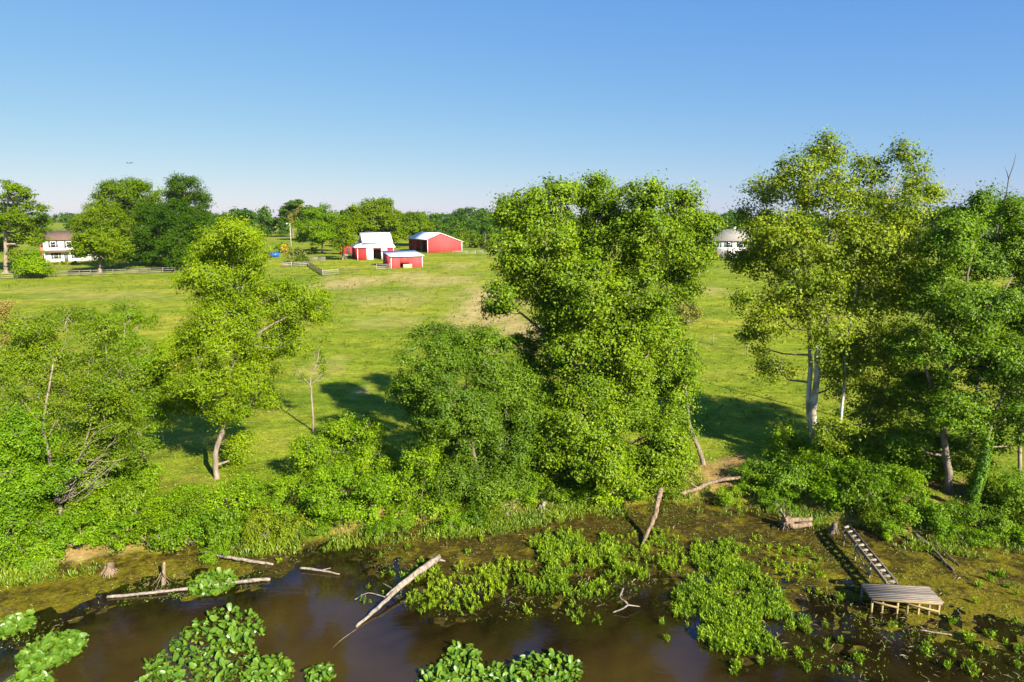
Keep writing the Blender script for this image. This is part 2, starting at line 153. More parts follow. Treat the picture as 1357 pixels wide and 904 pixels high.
TREES = {
 'locust': ((-19.32, 42.35, 1.22),
  [([(-19.32, 42.35, 0.92), (-19.32, 42.35, 1.3), (-19.24, 42.35, 2.95), (-18.61, 42.35, 4.74), (-18.25, 42.35, 6.99), (-17.49, 42.35, 9.45), (-17.04, 42.35, 11.86), (-16.68, 42.35, 14.23), (-16.74, 42.35, 16.08)], 0.2, 0.05), ([(-17.49, 42.35, 9.45), (-15.82, 42.35, 10.9), (-14.11, 42.35, 11.86)], 0.11, 0.03), ([(-18.29, 42.35, 6.5), (-19.62, 42.35, 7.98), (-20.69, 42.35, 9.45)], 0.09, 0.03)],
  [(-16.39, 40.69, 16.82, 1.67, 1.57, 1.48, 1.0), (-16.7, 44.53, 16.23, 1.22, 1.27, 1.32, 1.0), (-18.85, 43.99, 15.77, 1.9, 1.75, 1.6, 1.0), (-18.46, 41.42, 14.4, 1.79, 1.6, 1.41, 1.0), (-20.16, 42.57, 14.11, 0.87, 0.82, 0.78, 0.8), (-17.17, 42.38, 14.13, 2.22, 2.07, 1.93, 1.0), (-14.99, 43.42, 12.59, 2.08, 1.88, 1.68, 1.0), (-13.33, 43.83, 12.54, 1.6, 1.7, 1.8, 1.0), (-11.66, 41.12, 12.41, 0.75, 0.84, 0.94, 0.8), (-17.0, 40.16, 11.64, 2.97, 2.45, 1.92, 1.0), (-21.18, 44.02, 10.02, 1.9, 1.65, 1.4, 1.0), (-21.31, 42.31, 9.22, 1.25, 1.16, 1.06, 1.0), (-16.24, 44.05, 10.12, 2.41, 2.16, 1.9, 1.0), (-18.63, 40.23, 8.49, 2.2, 1.85, 1.51, 1.0), (-16.74, 42.36, 7.98, 2.02, 1.88, 1.74, 1.0), (-21.58, 43.46, 6.3, 1.78, 1.53, 1.29, 1.0), (-17.83, 41.21, 6.32, 1.78, 1.36, 0.94, 1.0), (-16.94, 45.03, 6.3, 1.23, 1.33, 1.43, 1.0), (-18.46, 44.82, 2.51, 1.22, 1.33, 1.43, 1.0), (-12.75, 40.49, 10.66, 0.83, 0.92, 1.01, 0.5)]),
 'walnut': ((-24.77, 43.6, 1.25),
  [([(-24.71, 43.6, 0.95), (-24.71, 43.6, 1.34), (-24.67, 43.6, 2.77), (-24.85, 43.6, 4.61), (-24.94, 43.6, 6.67), (-25.33, 43.6, 8.7), (-25.03, 43.6, 11.19)], 0.2, 0.04)],
  [(-25.8, 45.1, 11.87, 1.13, 1.08, 1.03, 1.0), (-24.86, 45.09, 10.65, 1.33, 1.18, 1.03, 1.0), (-24.78, 42.48, 9.91, 1.64, 1.5, 1.35, 1.0), (-23.09, 42.57, 9.51, 1.36, 1.26, 1.16, 1.0), (-26.86, 44.65, 7.44, 1.73, 1.63, 1.52, 1.0), (-24.61, 44.45, 6.55, 1.42, 1.42, 1.42, 1.0), (-23.92, 44.21, 4.42, 1.01, 1.01, 1.01, 0.8), (-25.38, 43.2, 5.5, 1.48, 1.38, 1.28, 1.0), (-27.06, 44.0, 5.79, 1.5, 1.5, 1.5, 1.0), (-23.13, 44.0, 7.59, 1.1, 1.1, 1.1, 1.0), (-25.22, 44.01, 8.1, 1.7, 1.6, 1.5, 1.0), (-26.03, 42.82, 4.34, 1.46, 1.36, 1.27, 1.0), (-23.31, 43.57, 5.91, 1.19, 1.24, 1.29, 1.0)]),
 'airy': ((-25.61, 36.43, 1.12),
  [([(-25.6, 36.43, 0.82), (-25.6, 36.43, 1.19), (-25.75, 36.43, 2.83), (-25.87, 36.43, 4.62), (-26.0, 36.43, 6.38), (-25.62, 36.43, 8.11), (-25.03, 36.43, 10.23)], 0.15, 0.04), ([(-25.6, 36.43, 1.92), (-24.49, 36.43, 4.17), (-23.48, 36.43, 6.38), (-22.75, 36.43, 8.53)], 0.07, 0.03)],
  [(-26.12, 36.4, 11.9, 1.57, 1.37, 1.16, 0.95), (-24.52, 37.28, 12.26, 2.04, 1.48, 0.93, 0.9), (-22.21, 36.76, 11.51, 1.59, 1.34, 1.09, 0.95), (-26.11, 37.38, 10.03, 2.21, 1.83, 1.45, 1.0), (-23.69, 37.5, 9.65, 2.05, 1.75, 1.45, 1.0), (-27.09, 36.07, 9.8, 1.4, 1.48, 1.56, 1.0), (-21.06, 35.83, 9.53, 1.3, 1.3, 1.3, 1.0), (-25.59, 38.12, 7.65, 2.08, 1.74, 1.39, 0.95), (-22.49, 36.45, 7.15, 1.74, 1.54, 1.33, 1.0), (-26.98, 36.39, 7.69, 1.57, 1.49, 1.41, 1.0), (-22.24, 38.17, 5.73, 0.96, 1.17, 1.39, 1.0), (-24.28, 37.06, 5.01, 1.35, 1.22, 1.1, 0.9), (-23.25, 37.98, 4.28, 1.38, 1.34, 1.3, 1.0), (-20.84, 36.87, 4.9, 0.84, 0.97, 1.09, 0.9), (-26.71, 37.41, 10.45, 1.7, 1.58, 1.45, 1.0), (-22.57, 36.15, 8.61, 1.81, 1.65, 1.48, 1.0), (-26.01, 37.51, 6.25, 1.71, 1.49, 1.28, 0.9)]),
 'left_thicket_tree': ((-26.56, 33.6, 0.41),
  [([(-26.47, 33.6, 0.12), (-26.47, 33.6, -1.2), (-26.25, 33.6, 1.05), (-26.12, 33.6, 3.59), (-25.92, 33.6, 6.06)], 0.15, 0.04)],
  [(-25.11, 33.09, 7.04, 1.73, 1.58, 1.43, 1.0), (-25.79, 32.82, 4.74, 1.79, 1.79, 1.79, 1.0), (-24.63, 33.48, 4.47, 1.07, 1.14, 1.22, 1.0), (-25.71, 32.9, 1.99, 1.95, 1.76, 1.57, 1.0), (-24.85, 32.67, 0.18, 1.12, 1.04, 0.97, 1.0), (-27.64, 33.51, -0.84, 1.83, 1.49, 1.14, 1.0), (-24.28, 34.55, 4.46, 0.79, 0.87, 0.94, 0.7)]),
 'thin': ((-15.64, 51.58, 1.43),
  [([(-15.64, 51.58, 1.13), (-15.64, 51.58, 1.42), (-15.61, 51.58, 3.08), (-15.63, 51.58, 4.9), (-15.58, 51.58, 5.92), (-15.06, 51.58, 7.0), (-14.75, 51.58, 8.48)], 0.1, 0.025), ([(-15.62, 51.58, 5.08), (-16.39, 51.58, 6.04), (-16.93, 51.58, 6.88)], 0.04, 0.015), ([(-15.62, 51.58, 5.2), (-14.88, 51.58, 5.92), (-14.3, 51.58, 7.0)], 0.05, 0.015)],
  [(-14.81, 51.8, 8.61, 0.71, 0.77, 0.83, 0.8), (-14.69, 51.94, 7.04, 0.71, 0.77, 0.83, 0.9), (-15.45, 52.03, 7.5, 0.59, 0.59, 0.59, 0.6), (-16.95, 52.17, 5.54, 0.83, 0.71, 0.59, 0.35), (-16.25, 51.96, 6.44, 0.53, 0.53, 0.53, 0.4), (-14.69, 52.15, 5.67, 0.36, 0.42, 0.47, 0.4)]),
 'dense': ((-1.8, 39.8, 0.86),
  [([(-1.8, 39.8, 0.56), (-1.8, 39.8, 0.14), (-1.97, 39.8, 1.92), (-2.33, 39.8, 3.86), (-2.58, 39.8, 6.25), (-2.73, 39.8, 8.59)], 0.2, 0.05), ([(-1.97, 39.8, 1.92), (-0.85, 39.8, 3.86), (-0.3, 39.8, 6.72)], 0.1, 0.03)],
  [(-4.93, 41.24, 10.72, 1.31, 1.17, 1.03, 1.0), (-3.58, 41.5, 9.72, 1.98, 1.84, 1.7, 1.0), (-1.29, 39.98, 9.56, 1.91, 1.77, 1.64, 1.0), (-5.25, 39.1, 8.75, 1.42, 1.42, 1.42, 1.0), (-3.39, 37.8, 7.73, 2.24, 2.02, 1.81, 1.0), (-0.86, 40.74, 6.93, 2.23, 2.09, 1.95, 1.0), (0.89, 39.89, 6.46, 1.18, 1.36, 1.54, 1.0), (-2.31, 41.24, 3.85, 2.44, 2.21, 1.97, 1.0), (-0.16, 39.51, 4.35, 1.71, 1.71, 1.71, 1.0), (-4.32, 41.23, 3.35, 1.5, 1.5, 1.5, 1.0), (-1.75, 39.02, 2.33, 1.87, 1.55, 1.24, 1.0), (0.64, 41.08, 2.81, 0.94, 1.12, 1.31, 0.8), (-6.5, 40.69, 7.81, 0.93, 0.97, 1.02, 1.0), (-5.97, 39.7, 9.99, 0.81, 0.81, 0.81, 0.8), (-2.41, 40.23, 11.26, 0.82, 0.73, 0.64, 0.7), (0.55, 40.67, 1.31, 1.57, 1.39, 1.2, 1.0), (-3.54, 38.67, 2.37, 1.58, 1.45, 1.32, 1.0), (1.23, 40.14, 4.71, 1.1, 1.32, 1.55, 1.0), (-1.12, 41.38, 5.29, 1.88, 1.88, 1.88, 1.0), (-3.91, 39.01, 9.23, 1.78, 1.64, 1.51, 1.0), (-1.79, 41.42, 10.59, 1.41, 1.23, 1.04, 1.0), (0.53, 40.68, 7.9, 1.3, 1.34, 1.39, 1.0), (-5.6, 41.34, 6.28, 1.6, 1.51, 1.41, 1.0), (-4.92, 39.36, 5.21, 1.34, 1.34, 1.34, 1.0), (-2.56, 38.19, 6.27, 1.96, 1.85, 1.74, 1.0)]),
 'cottonwood': ((4.84, 41.57, 0.62),
  [([(4.84, 41.57, 0.32), (4.84, 41.57, 0.69), (4.5, 41.57, 3.23), (4.26, 41.57, 5.73), (4.6, 41.57, 8.17), (4.93, 41.57, 10.09), (5.64, 41.57, 11.98), (5.4, 41.57, 14.3), (5.07, 41.57, 16.57), (5.13, 41.57, 17.91)], 0.42, 0.07), ([(4.93, 41.57, 9.99), (4.01, 41.57, 11.98), (2.59, 41.57, 14.3), (1.66, 41.57, 16.57)], 0.17, 0.05), ([(5.45, 41.57, 11.98), (6.97, 41.57, 13.84), (8.36, 41.57, 16.12)], 0.17, 0.05), ([(4.6, 41.57, 8.17), (2.4, 41.57, 10.56), (0.53, 41.57, 12.21), (-0.62, 41.57, 12.91)], 0.12, 0.04), ([(4.26, 41.57, 5.73), (6.68, 41.57, 7.68), (8.5, 41.57, 9.61)], 0.12, 0.04)],
  [(0.51, 40.95, 18.13, 1.49, 1.44, 1.4, 1.0), (2.43, 39.79, 19.1, 1.72, 1.49, 1.27, 1.0), (5.17, 42.89, 19.37, 2.05, 1.66, 1.27, 1.0), (7.29, 39.33, 19.17, 1.79, 1.48, 1.16, 1.0), (10.23, 42.01, 18.45, 1.43, 1.39, 1.34, 1.0), (11.32, 41.28, 17.38, 1.13, 1.13, 1.13, 0.8), (1.79, 39.32, 16.65, 2.33, 2.1, 1.88, 1.0), (5.11, 41.97, 17.01, 2.67, 2.44, 2.2, 1.0), (7.77, 39.18, 16.99, 2.32, 2.1, 1.87, 1.0), (10.77, 41.52, 16.03, 1.51, 1.61, 1.7, 1.0), (0.15, 39.73, 15.77, 1.45, 1.49, 1.54, 1.0), (-0.64, 40.07, 13.63, 1.28, 1.23, 1.19, 0.8), (1.08, 41.46, 13.94, 1.79, 1.65, 1.51, 1.0), (-1.27, 42.96, 12.5, 0.88, 0.83, 0.78, 0.7), (4.0, 39.53, 14.04, 2.52, 2.29, 2.07, 1.0), (7.19, 40.21, 14.06, 2.2, 2.06, 1.92, 1.0), (10.08, 42.5, 13.98, 1.55, 1.6, 1.64, 1.0), (3.05, 41.07, 11.68, 1.96, 1.82, 1.68, 1.0), (6.59, 40.97, 11.14, 1.86, 1.91, 1.96, 1.0), (5.04, 40.57, 12.35, 1.57, 1.39, 1.2, 1.0), (2.18, 44.51, 8.91, 2.13, 2.13, 2.13, 1.0), (3.91, 41.17, 7.3, 1.87, 1.87, 1.87, 1.0), (6.13, 42.77, 7.89, 1.46, 1.56, 1.65, 1.0), (7.26, 42.39, 8.86, 2.12, 2.12, 2.12, 1.0), (8.02, 41.28, 11.27, 1.79, 1.64, 1.5, 1.0), (2.11, 44.66, 5.87, 1.73, 1.83, 1.93, 1.0), (4.1, 39.03, 6.01, 2.13, 2.0, 1.87, 1.0), (7.65, 44.15, 5.49, 2.41, 2.41, 2.41, 1.0), (8.99, 40.69, 4.28, 1.85, 1.76, 1.67, 1.0), (3.05, 39.71, 4.28, 1.9, 1.81, 1.72, 1.0), (5.56, 39.47, 3.4, 2.34, 2.07, 1.8, 1.0), (8.12, 40.75, 2.43, 1.95, 1.67, 1.39, 1.0), (0.27, 43.41, 9.84, 1.09, 0.94, 0.79, 0.6), (10.59, 40.42, 13.73, 0.74, 0.69, 0.64, 0.6), (10.13, 42.3, 2.46, 1.64, 1.54, 1.44, 1.0), (10.59, 42.55, 4.42, 1.26, 1.31, 1.36, 1.0), (2.9, 41.13, 5.37, 1.69, 1.69, 1.69, 1.0), (1.04, 42.12, 3.8, 1.44, 1.53, 1.63, 1.0), (3.71, 40.47, 10.21, 1.84, 1.66, 1.47, 1.0), (6.23, 40.57, 10.19, 1.66, 1.62, 1.57, 1.0), (3.0, 40.57, 13.03, 1.66, 1.52, 1.39, 1.0), (5.65, 40.77, 6.93, 1.58, 1.58, 1.58, 1.0)]),
 'leaner': ((13.15, 44.67, 1.27),
  [([(13.14, 44.67, 0.97), (13.14, 44.67, 1.37), (12.66, 44.67, 2.67), (12.09, 44.67, 4.01), (11.92, 44.67, 5.34), (11.48, 44.67, 7.18), (10.63, 44.67, 9.5)], 0.2, 0.05)],
  [(10.28, 44.2, 9.18, 2.01, 2.06, 2.11, 1.0), (11.54, 45.79, 6.37, 1.67, 1.77, 1.88, 1.0), (9.92, 44.0, 11.03, 1.2, 1.2, 1.2, 1.0), (10.11, 45.2, 6.26, 1.85, 1.85, 1.85, 1.0), (11.59, 43.94, 8.63, 0.9, 1.05, 1.2, 0.8), (11.24, 44.24, 4.68, 1.21, 1.06, 0.91, 0.7)]),
 'sycamore': ((20.8, 44.38, 1.27),
  [([(20.79, 44.38, 0.97), (20.79, 44.38, 1.37), (20.35, 44.38, 4.37), (20.3, 44.38, 7.5), (20.26, 44.38, 10.56), (20.32, 44.38, 13.55), (20.37, 44.38, 16.47), (20.19, 44.38, 19.79)], 0.3, 0.05), ([(20.86, 44.98, 2.56), (20.23, 44.98, 5.25), (20.05, 44.98, 8.92), (19.57, 44.98, 12.49), (18.91, 44.98, 15.96), (18.07, 44.98, 19.34)], 0.2, 0.04), ([(20.26, 44.38, 10.56), (22.1, 44.38, 14.53), (23.48, 44.38, 17.91), (24.62, 44.38, 20.96)], 0.13, 0.03), ([(21.66, 43.38, 2.59), (21.71, 43.38, 6.73), (21.65, 43.38, 10.73), (22.08, 43.38, 14.61)], 0.12, 0.03)],
  [(20.06, 44.5, 22.03, 1.32, 1.22, 1.11, 1.1), (22.27, 43.96, 20.88, 1.5, 1.25, 1.0, 0.8), (23.91, 42.86, 21.79, 0.88, 0.88, 0.88, 0.93), (26.61, 46.31, 20.36, 1.37, 1.32, 1.26, 0.8), (17.24, 41.82, 20.65, 1.43, 1.24, 1.05, 0.93), (16.48, 44.67, 19.57, 1.83, 1.42, 1.02, 0.8), (19.03, 42.78, 19.37, 2.14, 1.8, 1.46, 1.05), (24.07, 47.08, 18.65, 2.25, 1.93, 1.61, 0.8), (24.1, 42.58, 18.36, 1.74, 1.6, 1.45, 0.8), (26.8, 44.78, 19.43, 0.82, 0.87, 0.92, 0.8), (15.77, 45.11, 18.0, 1.33, 1.13, 0.92, 0.61), (16.88, 42.78, 17.08, 2.24, 1.9, 1.56, 1.05), (20.19, 42.78, 16.62, 2.34, 2.04, 1.75, 1.05), (22.67, 42.1, 16.19, 2.01, 1.87, 1.72, 0.99), (26.12, 44.1, 16.58, 1.41, 1.41, 1.41, 0.93), (16.63, 45.58, 14.94, 1.97, 1.71, 1.45, 0.74), (18.5, 42.78, 14.28, 2.43, 2.09, 1.75, 1.05), (22.74, 44.43, 13.06, 2.43, 2.28, 2.12, 0.93), (26.19, 45.81, 13.41, 1.98, 1.98, 1.98, 1.05), (14.91, 43.33, 12.6, 1.18, 1.04, 0.89, 0.55), (16.98, 43.3, 11.73, 2.07, 1.82, 1.58, 0.61), (19.71, 42.34, 11.39, 2.22, 1.98, 1.73, 0.55), (23.73, 44.75, 9.48, 2.34, 2.24, 2.14, 0.8), (16.76, 46.42, 9.59, 1.37, 1.27, 1.16, 0.55), (17.96, 45.15, 7.74, 1.54, 1.34, 1.13, 0.49), (23.26, 46.41, 6.75, 1.69, 1.64, 1.58, 0.55), (21.94, 44.01, 8.61, 1.8, 1.75, 1.7, 0.75), (25.59, 46.11, 5.47, 2.41, 2.2, 1.99, 0.93), (20.76, 42.27, 4.26, 1.92, 1.59, 1.25, 0.74), (23.17, 43.46, 2.98, 1.88, 1.58, 1.29, 0.93), (19.28, 45.66, 2.99, 1.14, 1.09, 1.04, 0.55), (26.49, 45.84, 9.17, 1.67, 2.09, 2.5, 1.05), (15.17, 44.3, 15.27, 1.11, 1.01, 0.91, 0.7), (15.28, 42.79, 16.62, 1.07, 0.97, 0.88, 0.7)]),
 'maple': ((27.26, 40.22, 1.17),
  [([(27.25, 40.22, 0.87), (27.25, 40.22, 1.25), (26.96, 40.22, 2.98), (26.38, 40.22, 5.65), (26.15, 40.22, 8.49), (26.29, 40.22, 11.26), (26.78, 40.22, 13.97), (26.91, 40.22, 16.62)], 0.26, 0.05), ([(26.66, 40.22, 5.65), (25.15, 40.22, 8.49), (24.36, 40.22, 10.8)], 0.12, 0.04), ([(26.15, 40.22, 8.49), (28.0, 40.22, 11.26), (29.39, 40.22, 14.42)], 0.14, 0.04)],
  [(27.12, 40.79, 18.0, 1.49, 1.39, 1.3, 1.0), (27.02, 40.15, 19.28, 0.5, 0.57, 0.64, 1.0), (29.36, 40.8, 17.91, 1.3, 1.3, 1.3, 1.0), (25.02, 39.2, 16.74, 1.52, 1.43, 1.34, 1.0), (29.05, 41.9, 15.74, 2.19, 2.1, 2.0, 1.0), (31.4, 41.74, 16.2, 1.81, 1.9, 2.0, 1.0), (25.64, 41.03, 13.52, 1.77, 1.87, 1.96, 1.0), (26.93, 38.93, 12.88, 2.3, 2.17, 2.04, 1.0), (30.75, 40.53, 12.67, 2.21, 2.21, 2.21, 1.0), (24.76, 39.79, 10.52, 1.9, 1.9, 1.9, 1.0), (27.16, 39.34, 9.7, 2.33, 2.19, 2.06, 1.0), (33.46, 41.73, 12.89, 2.28, 2.47, 2.66, 1.0), (26.07, 42.07, 6.67, 1.82, 1.92, 2.01, 1.0), (26.46, 38.44, 6.88, 2.01, 1.88, 1.75, 1.0), (27.72, 41.91, 3.11, 2.29, 1.91, 1.53, 1.0), (25.07, 40.69, 4.04, 1.48, 1.48, 1.48, 0.8)]),
 'ivy_tree': ((26.87, 37.7, 0.84),
  [([(26.86, 37.7, 0.55), (26.86, 37.7, 0.89), (27.1, 37.7, 2.53), (27.36, 37.7, 4.06), (27.47, 37.7, 5.97), (27.96, 37.7, 8.2)], 0.2, 0.05)],
  [(28.88, 37.72, 9.52, 1.97, 1.89, 1.8, 1.0), (29.07, 38.08, 6.75, 1.73, 1.65, 1.56, 1.0), (28.51, 39.01, 4.85, 1.51, 1.24, 0.98, 0.7), (30.89, 37.75, 9.07, 2.06, 2.23, 2.41, 1.0), (30.84, 37.9, 5.54, 1.64, 1.55, 1.47, 0.8), (28.01, 38.15, 10.3, 1.3, 1.3, 1.3, 1.0)]),
 'tan_top': ((-34.79, 45.0, 1.28),
  [([(-34.79, 45.0, 0.98), (-34.79, 45.0, 4.18), (-34.42, 45.0, 7.36), (-33.99, 45.0, 10.97)], 0.08, 0.02)],
  [(-33.69, 44.88, 12.5, 0.51, 0.56, 0.61, 1.0), (-33.89, 45.05, 11.22, 0.72, 0.77, 0.82, 1.0), (-34.18, 44.96, 9.7, 0.82, 0.87, 0.92, 1.0)]),
 'edge_tree': ((32.29, 41.0, 1.19),
  [([(32.28, 41.0, 0.89), (32.28, 41.0, 1.03), (31.6, 41.0, 5.41), (31.0, 41.0, 9.25), (30.8, 41.0, 11.83), (30.72, 41.0, 14.8)], 0.14, 0.04)],
  [(31.21, 41.13, 15.24, 1.22, 1.22, 1.22, 1.0), (32.45, 41.62, 12.9, 1.42, 1.42, 1.42, 1.0), (31.18, 41.86, 17.46, 1.05, 1.05, 1.05, 1.0), (32.38, 40.74, 10.25, 1.21, 1.3, 1.39, 1.0)]),
 'bush_e': ((-25.31, 39.5, 1.15),
  [([(-25.3, 39.5, 0.85), (-25.3, 39.5, -0.32), (-25.24, 39.5, 1.55), (-25.18, 39.5, 3.01)], 0.08, 0.03)],
  [(-25.17, 38.6, 3.11, 1.67, 1.58, 1.49, 1.0), (-24.18, 40.15, 2.86, 1.55, 1.55, 1.55, 1.0), (-26.72, 39.12, 1.46, 1.6, 1.47, 1.34, 1.0), (-23.95, 38.72, 1.63, 1.76, 1.54, 1.32, 1.0), (-22.81, 39.61, 1.99, 1.17, 1.26, 1.35, 1.0), (-29.29, 39.63, 3.92, 1.62, 1.62, 1.62, 1.0), (-28.71, 39.61, 1.01, 1.35, 1.44, 1.53, 1.0), (-26.42, 39.55, 4.43, 1.8, 1.67, 1.53, 1.0), (-23.93, 38.92, 5.11, 1.59, 1.51, 1.42, 1.0), (-29.06, 39.04, 6.01, 1.6, 1.56, 1.51, 1.0)]),
 'bush_f': ((21.9, 43.5, 1.25),
  [([(21.89, 43.5, 0.95), (21.89, 43.5, 0.53), (21.62, 43.5, 2.55)], 0.08, 0.03)],
  [(20.36, 44.32, 1.99, 1.51, 1.36, 1.21, 1.0), (22.36, 44.87, 2.6, 1.84, 1.63, 1.43, 1.0), (23.91, 43.81, 2.44, 1.8, 1.65, 1.5, 1.0), (25.59, 43.75, 2.99, 1.59, 1.59, 1.59, 1.0), (18.73, 43.36, 1.44, 1.38, 1.18, 0.99, 1.0), (24.05, 45.79, 0.34, 2.08, 1.67, 1.25, 1.0), (25.05, 42.9, 1.19, 1.95, 1.56, 1.17, 1.0), (27.17, 42.68, 1.17, 1.75, 1.46, 1.17, 1.0)]),
 'bush_a': ((-9.8, 42.2, 1.22),
  [([(-9.8, 42.2, 0.92), (-9.8, 42.2, 0.42), (-9.83, 42.2, 1.98), (-10.14, 42.2, 4.03)], 0.1, 0.03)],
  [(-9.16, 42.3, 4.7, 1.25, 1.11, 0.96, 1.0), (-10.93, 43.03, 3.86, 1.76, 1.52, 1.27, 1.0), (-12.1, 43.04, 2.29, 2.25, 1.91, 1.57, 1.0), (-8.53, 41.26, 3.04, 1.78, 1.64, 1.5, 1.0), (-12.77, 40.85, 3.78, 1.12, 1.02, 0.93, 1.0), (-10.17, 41.93, 1.83, 2.15, 1.79, 1.43, 1.0)]),
 'bush_b': ((-9.51, 37.6, 0.47),
  [([(-9.51, 37.6, 0.17), (-9.51, 37.6, -0.49), (-9.58, 37.6, 0.94), (-9.69, 37.6, 2.34)], 0.08, 0.03)],
  [(-9.97, 37.0, 2.59, 2.19, 1.85, 1.52, 1.0), (-8.47, 38.3, 1.19, 1.66, 1.53, 1.4, 1.0), (-11.73, 38.24, 0.55, 1.65, 1.44, 1.22, 1.0), (-9.66, 38.91, -0.24, 1.77, 1.33, 0.89, 1.0), (-7.69, 36.91, 3.08, 1.26, 1.18, 1.09, 1.0)]),
 'bush_c': ((-5.36, 38.2, 0.29),
  [([(-5.36, 38.2, -0.01), (-5.36, 38.2, -0.59), (-5.42, 38.2, 0.66), (-5.29, 38.2, 2.09)], 0.05, 0.02)],
  [(-5.11, 37.18, 4.11, 1.1, 1.1, 1.1, 1.0), (-6.08, 38.94, 1.88, 1.68, 1.55, 1.42, 1.0), (-4.87, 38.82, 0.38, 1.68, 1.46, 1.24, 1.0), (-3.65, 39.46, -0.41, 1.17, 0.99, 0.81, 1.0), (-6.61, 37.76, 0.39, 1.2, 1.03, 0.86, 1.0)]),
 'bush_d': ((-17.91, 38.6, 1.13),
  [([(-17.9, 38.6, 0.83), (-17.9, 38.6, 0.09), (-18.02, 38.6, 1.45)], 0.07, 0.03)],
  [(-16.27, 40.15, 1.28, 1.46, 1.28, 1.1, 1.0), (-16.47, 37.08, 1.73, 1.77, 1.43, 1.1, 1.0), (-19.79, 39.6, 1.02, 1.89, 1.4, 0.9, 1.0), (-20.46, 37.84, 1.3, 1.21, 1.03, 0.86, 1.0), (-15.89, 40.04, -0.68, 1.28, 1.05, 0.82, 1.0), (-17.86, 37.07, 0.71, 1.69, 1.27, 0.84, 1.0)]),
 'yard_pine': ((-116.14, 157.0, 5.26),
  [([(-116.12, 157.0, 4.96), (-116.12, 157.0, 5.39), (-115.57, 157.0, 10.89), (-114.72, 157.0, 15.98), (-113.16, 157.0, 22.68)], 0.6, 0.15)],
  [(-109.76, 152.73, 24.97, 2.09, 1.74, 1.39, 1.0), (-112.97, 160.66, 23.13, 4.02, 3.11, 2.19, 1.0), (-116.66, 159.87, 21.07, 4.73, 3.64, 2.55, 1.0), (-109.5, 157.49, 19.35, 4.3, 3.41, 2.51, 1.0), (-110.89, 153.51, 16.85, 5.24, 3.84, 2.45, 1.0), (-111.57, 161.61, 15.92, 4.05, 3.13, 2.21, 1.0), (-119.22, 162.52, 12.41, 5.18, 3.88, 2.59, 1.0), (-110.29, 157.95, 12.9, 3.95, 3.06, 2.16, 1.0), (-119.03, 157.8, 17.67, 4.49, 4.04, 3.59, 1.0), (-111.25, 153.83, 9.36, 3.85, 2.63, 1.4, 0.6)]),
 'yard_conifer': ((-106.55, 152.0, 5.09),
  [([(-106.51, 152.0, 4.79), (-106.51, 152.0, 4.79), (-106.03, 152.0, 8.63)], 0.25, 0.1)],
  [(-108.8, 156.18, 9.57, 2.13, 1.69, 1.24, 1.0), (-104.99, 149.53, 8.62, 3.4, 2.38, 1.36, 1.0), (-103.55, 148.59, 7.05, 4.06, 2.79, 1.52, 1.0), (-110.26, 156.49, 5.09, 4.63, 2.94, 1.25, 1.0)]),
 'yard_maple': ((-95.85, 159.0, 5.33),
  [([(-95.83, 159.0, 5.04), (-95.83, 159.0, 5.41), (-95.53, 159.0, 8.2), (-94.63, 159.0, 13.39)], 0.5, 0.15)],
  [(-98.14, 166.18, 18.54, 5.3, 4.35, 3.4, 1.0), (-102.5, 166.08, 16.22, 3.4, 3.02, 2.65, 1.0), (-95.34, 165.37, 14.99, 5.27, 4.52, 3.76, 1.0), (-93.89, 153.72, 13.04, 3.85, 3.32, 2.8, 1.0), (-95.15, 161.19, 10.7, 5.5, 4.22, 2.94, 1.0), (-99.1, 158.72, 12.19, 2.53, 1.99, 1.45, 0.7), (-91.01, 160.12, 10.75, 3.64, 3.1, 2.55, 1.0), (-95.96, 154.59, 11.34, 2.82, 2.64, 2.46, 1.0), (-98.16, 155.69, 9.93, 2.13, 1.77, 1.42, 0.7)]),
 'tall_oak': ((-103.57, 185.0, 6.25),
  [([(-103.53, 185.0, 5.95), (-103.53, 185.0, 5.58), (-102.52, 185.0, 15.62)], 0.7, 0.2)],
  [(-104.37, 189.42, 25.65, 6.47, 4.96, 3.45, 1.0), (-110.13, 190.82, 23.29, 4.78, 4.13, 3.47, 1.0), (-95.56, 180.97, 23.78, 4.94, 4.33, 3.71, 1.0), (-108.31, 194.11, 18.63, 8.39, 7.29, 6.19, 1.0), (-95.26, 181.32, 18.59, 4.95, 4.95, 4.95, 1.0), (-108.77, 188.48, 13.55, 6.44, 5.79, 5.15, 1.0), (-95.97, 179.57, 11.82, 5.72, 5.31, 4.91, 1.0)]),
 'round_oak': ((-90.47, 190.0, 6.42),
  [([(-90.43, 190.0, 6.12), (-90.43, 190.0, 5.25), (-89.38, 190.0, 17.6)], 0.6, 0.2)],
  [(-88.31, 189.11, 25.24, 5.6, 4.73, 3.87, 1.0), (-94.78, 196.1, 22.81, 4.46, 4.02, 3.57, 1.0), (-88.86, 195.04, 21.75, 4.44, 4.22, 4.0, 1.0), (-87.94, 186.95, 17.6, 6.38, 5.74, 5.11, 1.0)]),
 'dark_oak': ((-84.53, 168.0, 5.65),
  [([(-84.51, 168.0, 5.35), (-84.51, 168.0, 5.43), (-83.9, 168.0, 12.22)], 0.6, 0.2)],
  [(-89.38, 173.71, 18.56, 5.14, 4.35, 3.56, 1.0), (-79.27, 163.38, 18.53, 4.83, 4.28, 3.72, 1.0), (-75.63, 163.93, 16.25, 4.1, 3.73, 3.36, 1.0), (-89.32, 170.89, 13.6, 5.45, 4.67, 3.89, 1.0), (-77.92, 160.64, 12.82, 6.22, 5.12, 4.02, 1.0), (-78.94, 173.25, 12.04, 3.55, 3.55, 3.55, 1.0), (-89.56, 174.12, 8.6, 5.55, 4.36, 3.17, 1.0), (-76.5, 160.66, 8.98, 5.12, 3.84, 2.56, 1.0), (-93.87, 171.78, 10.22, 4.3, 3.91, 3.52, 1.0)]),
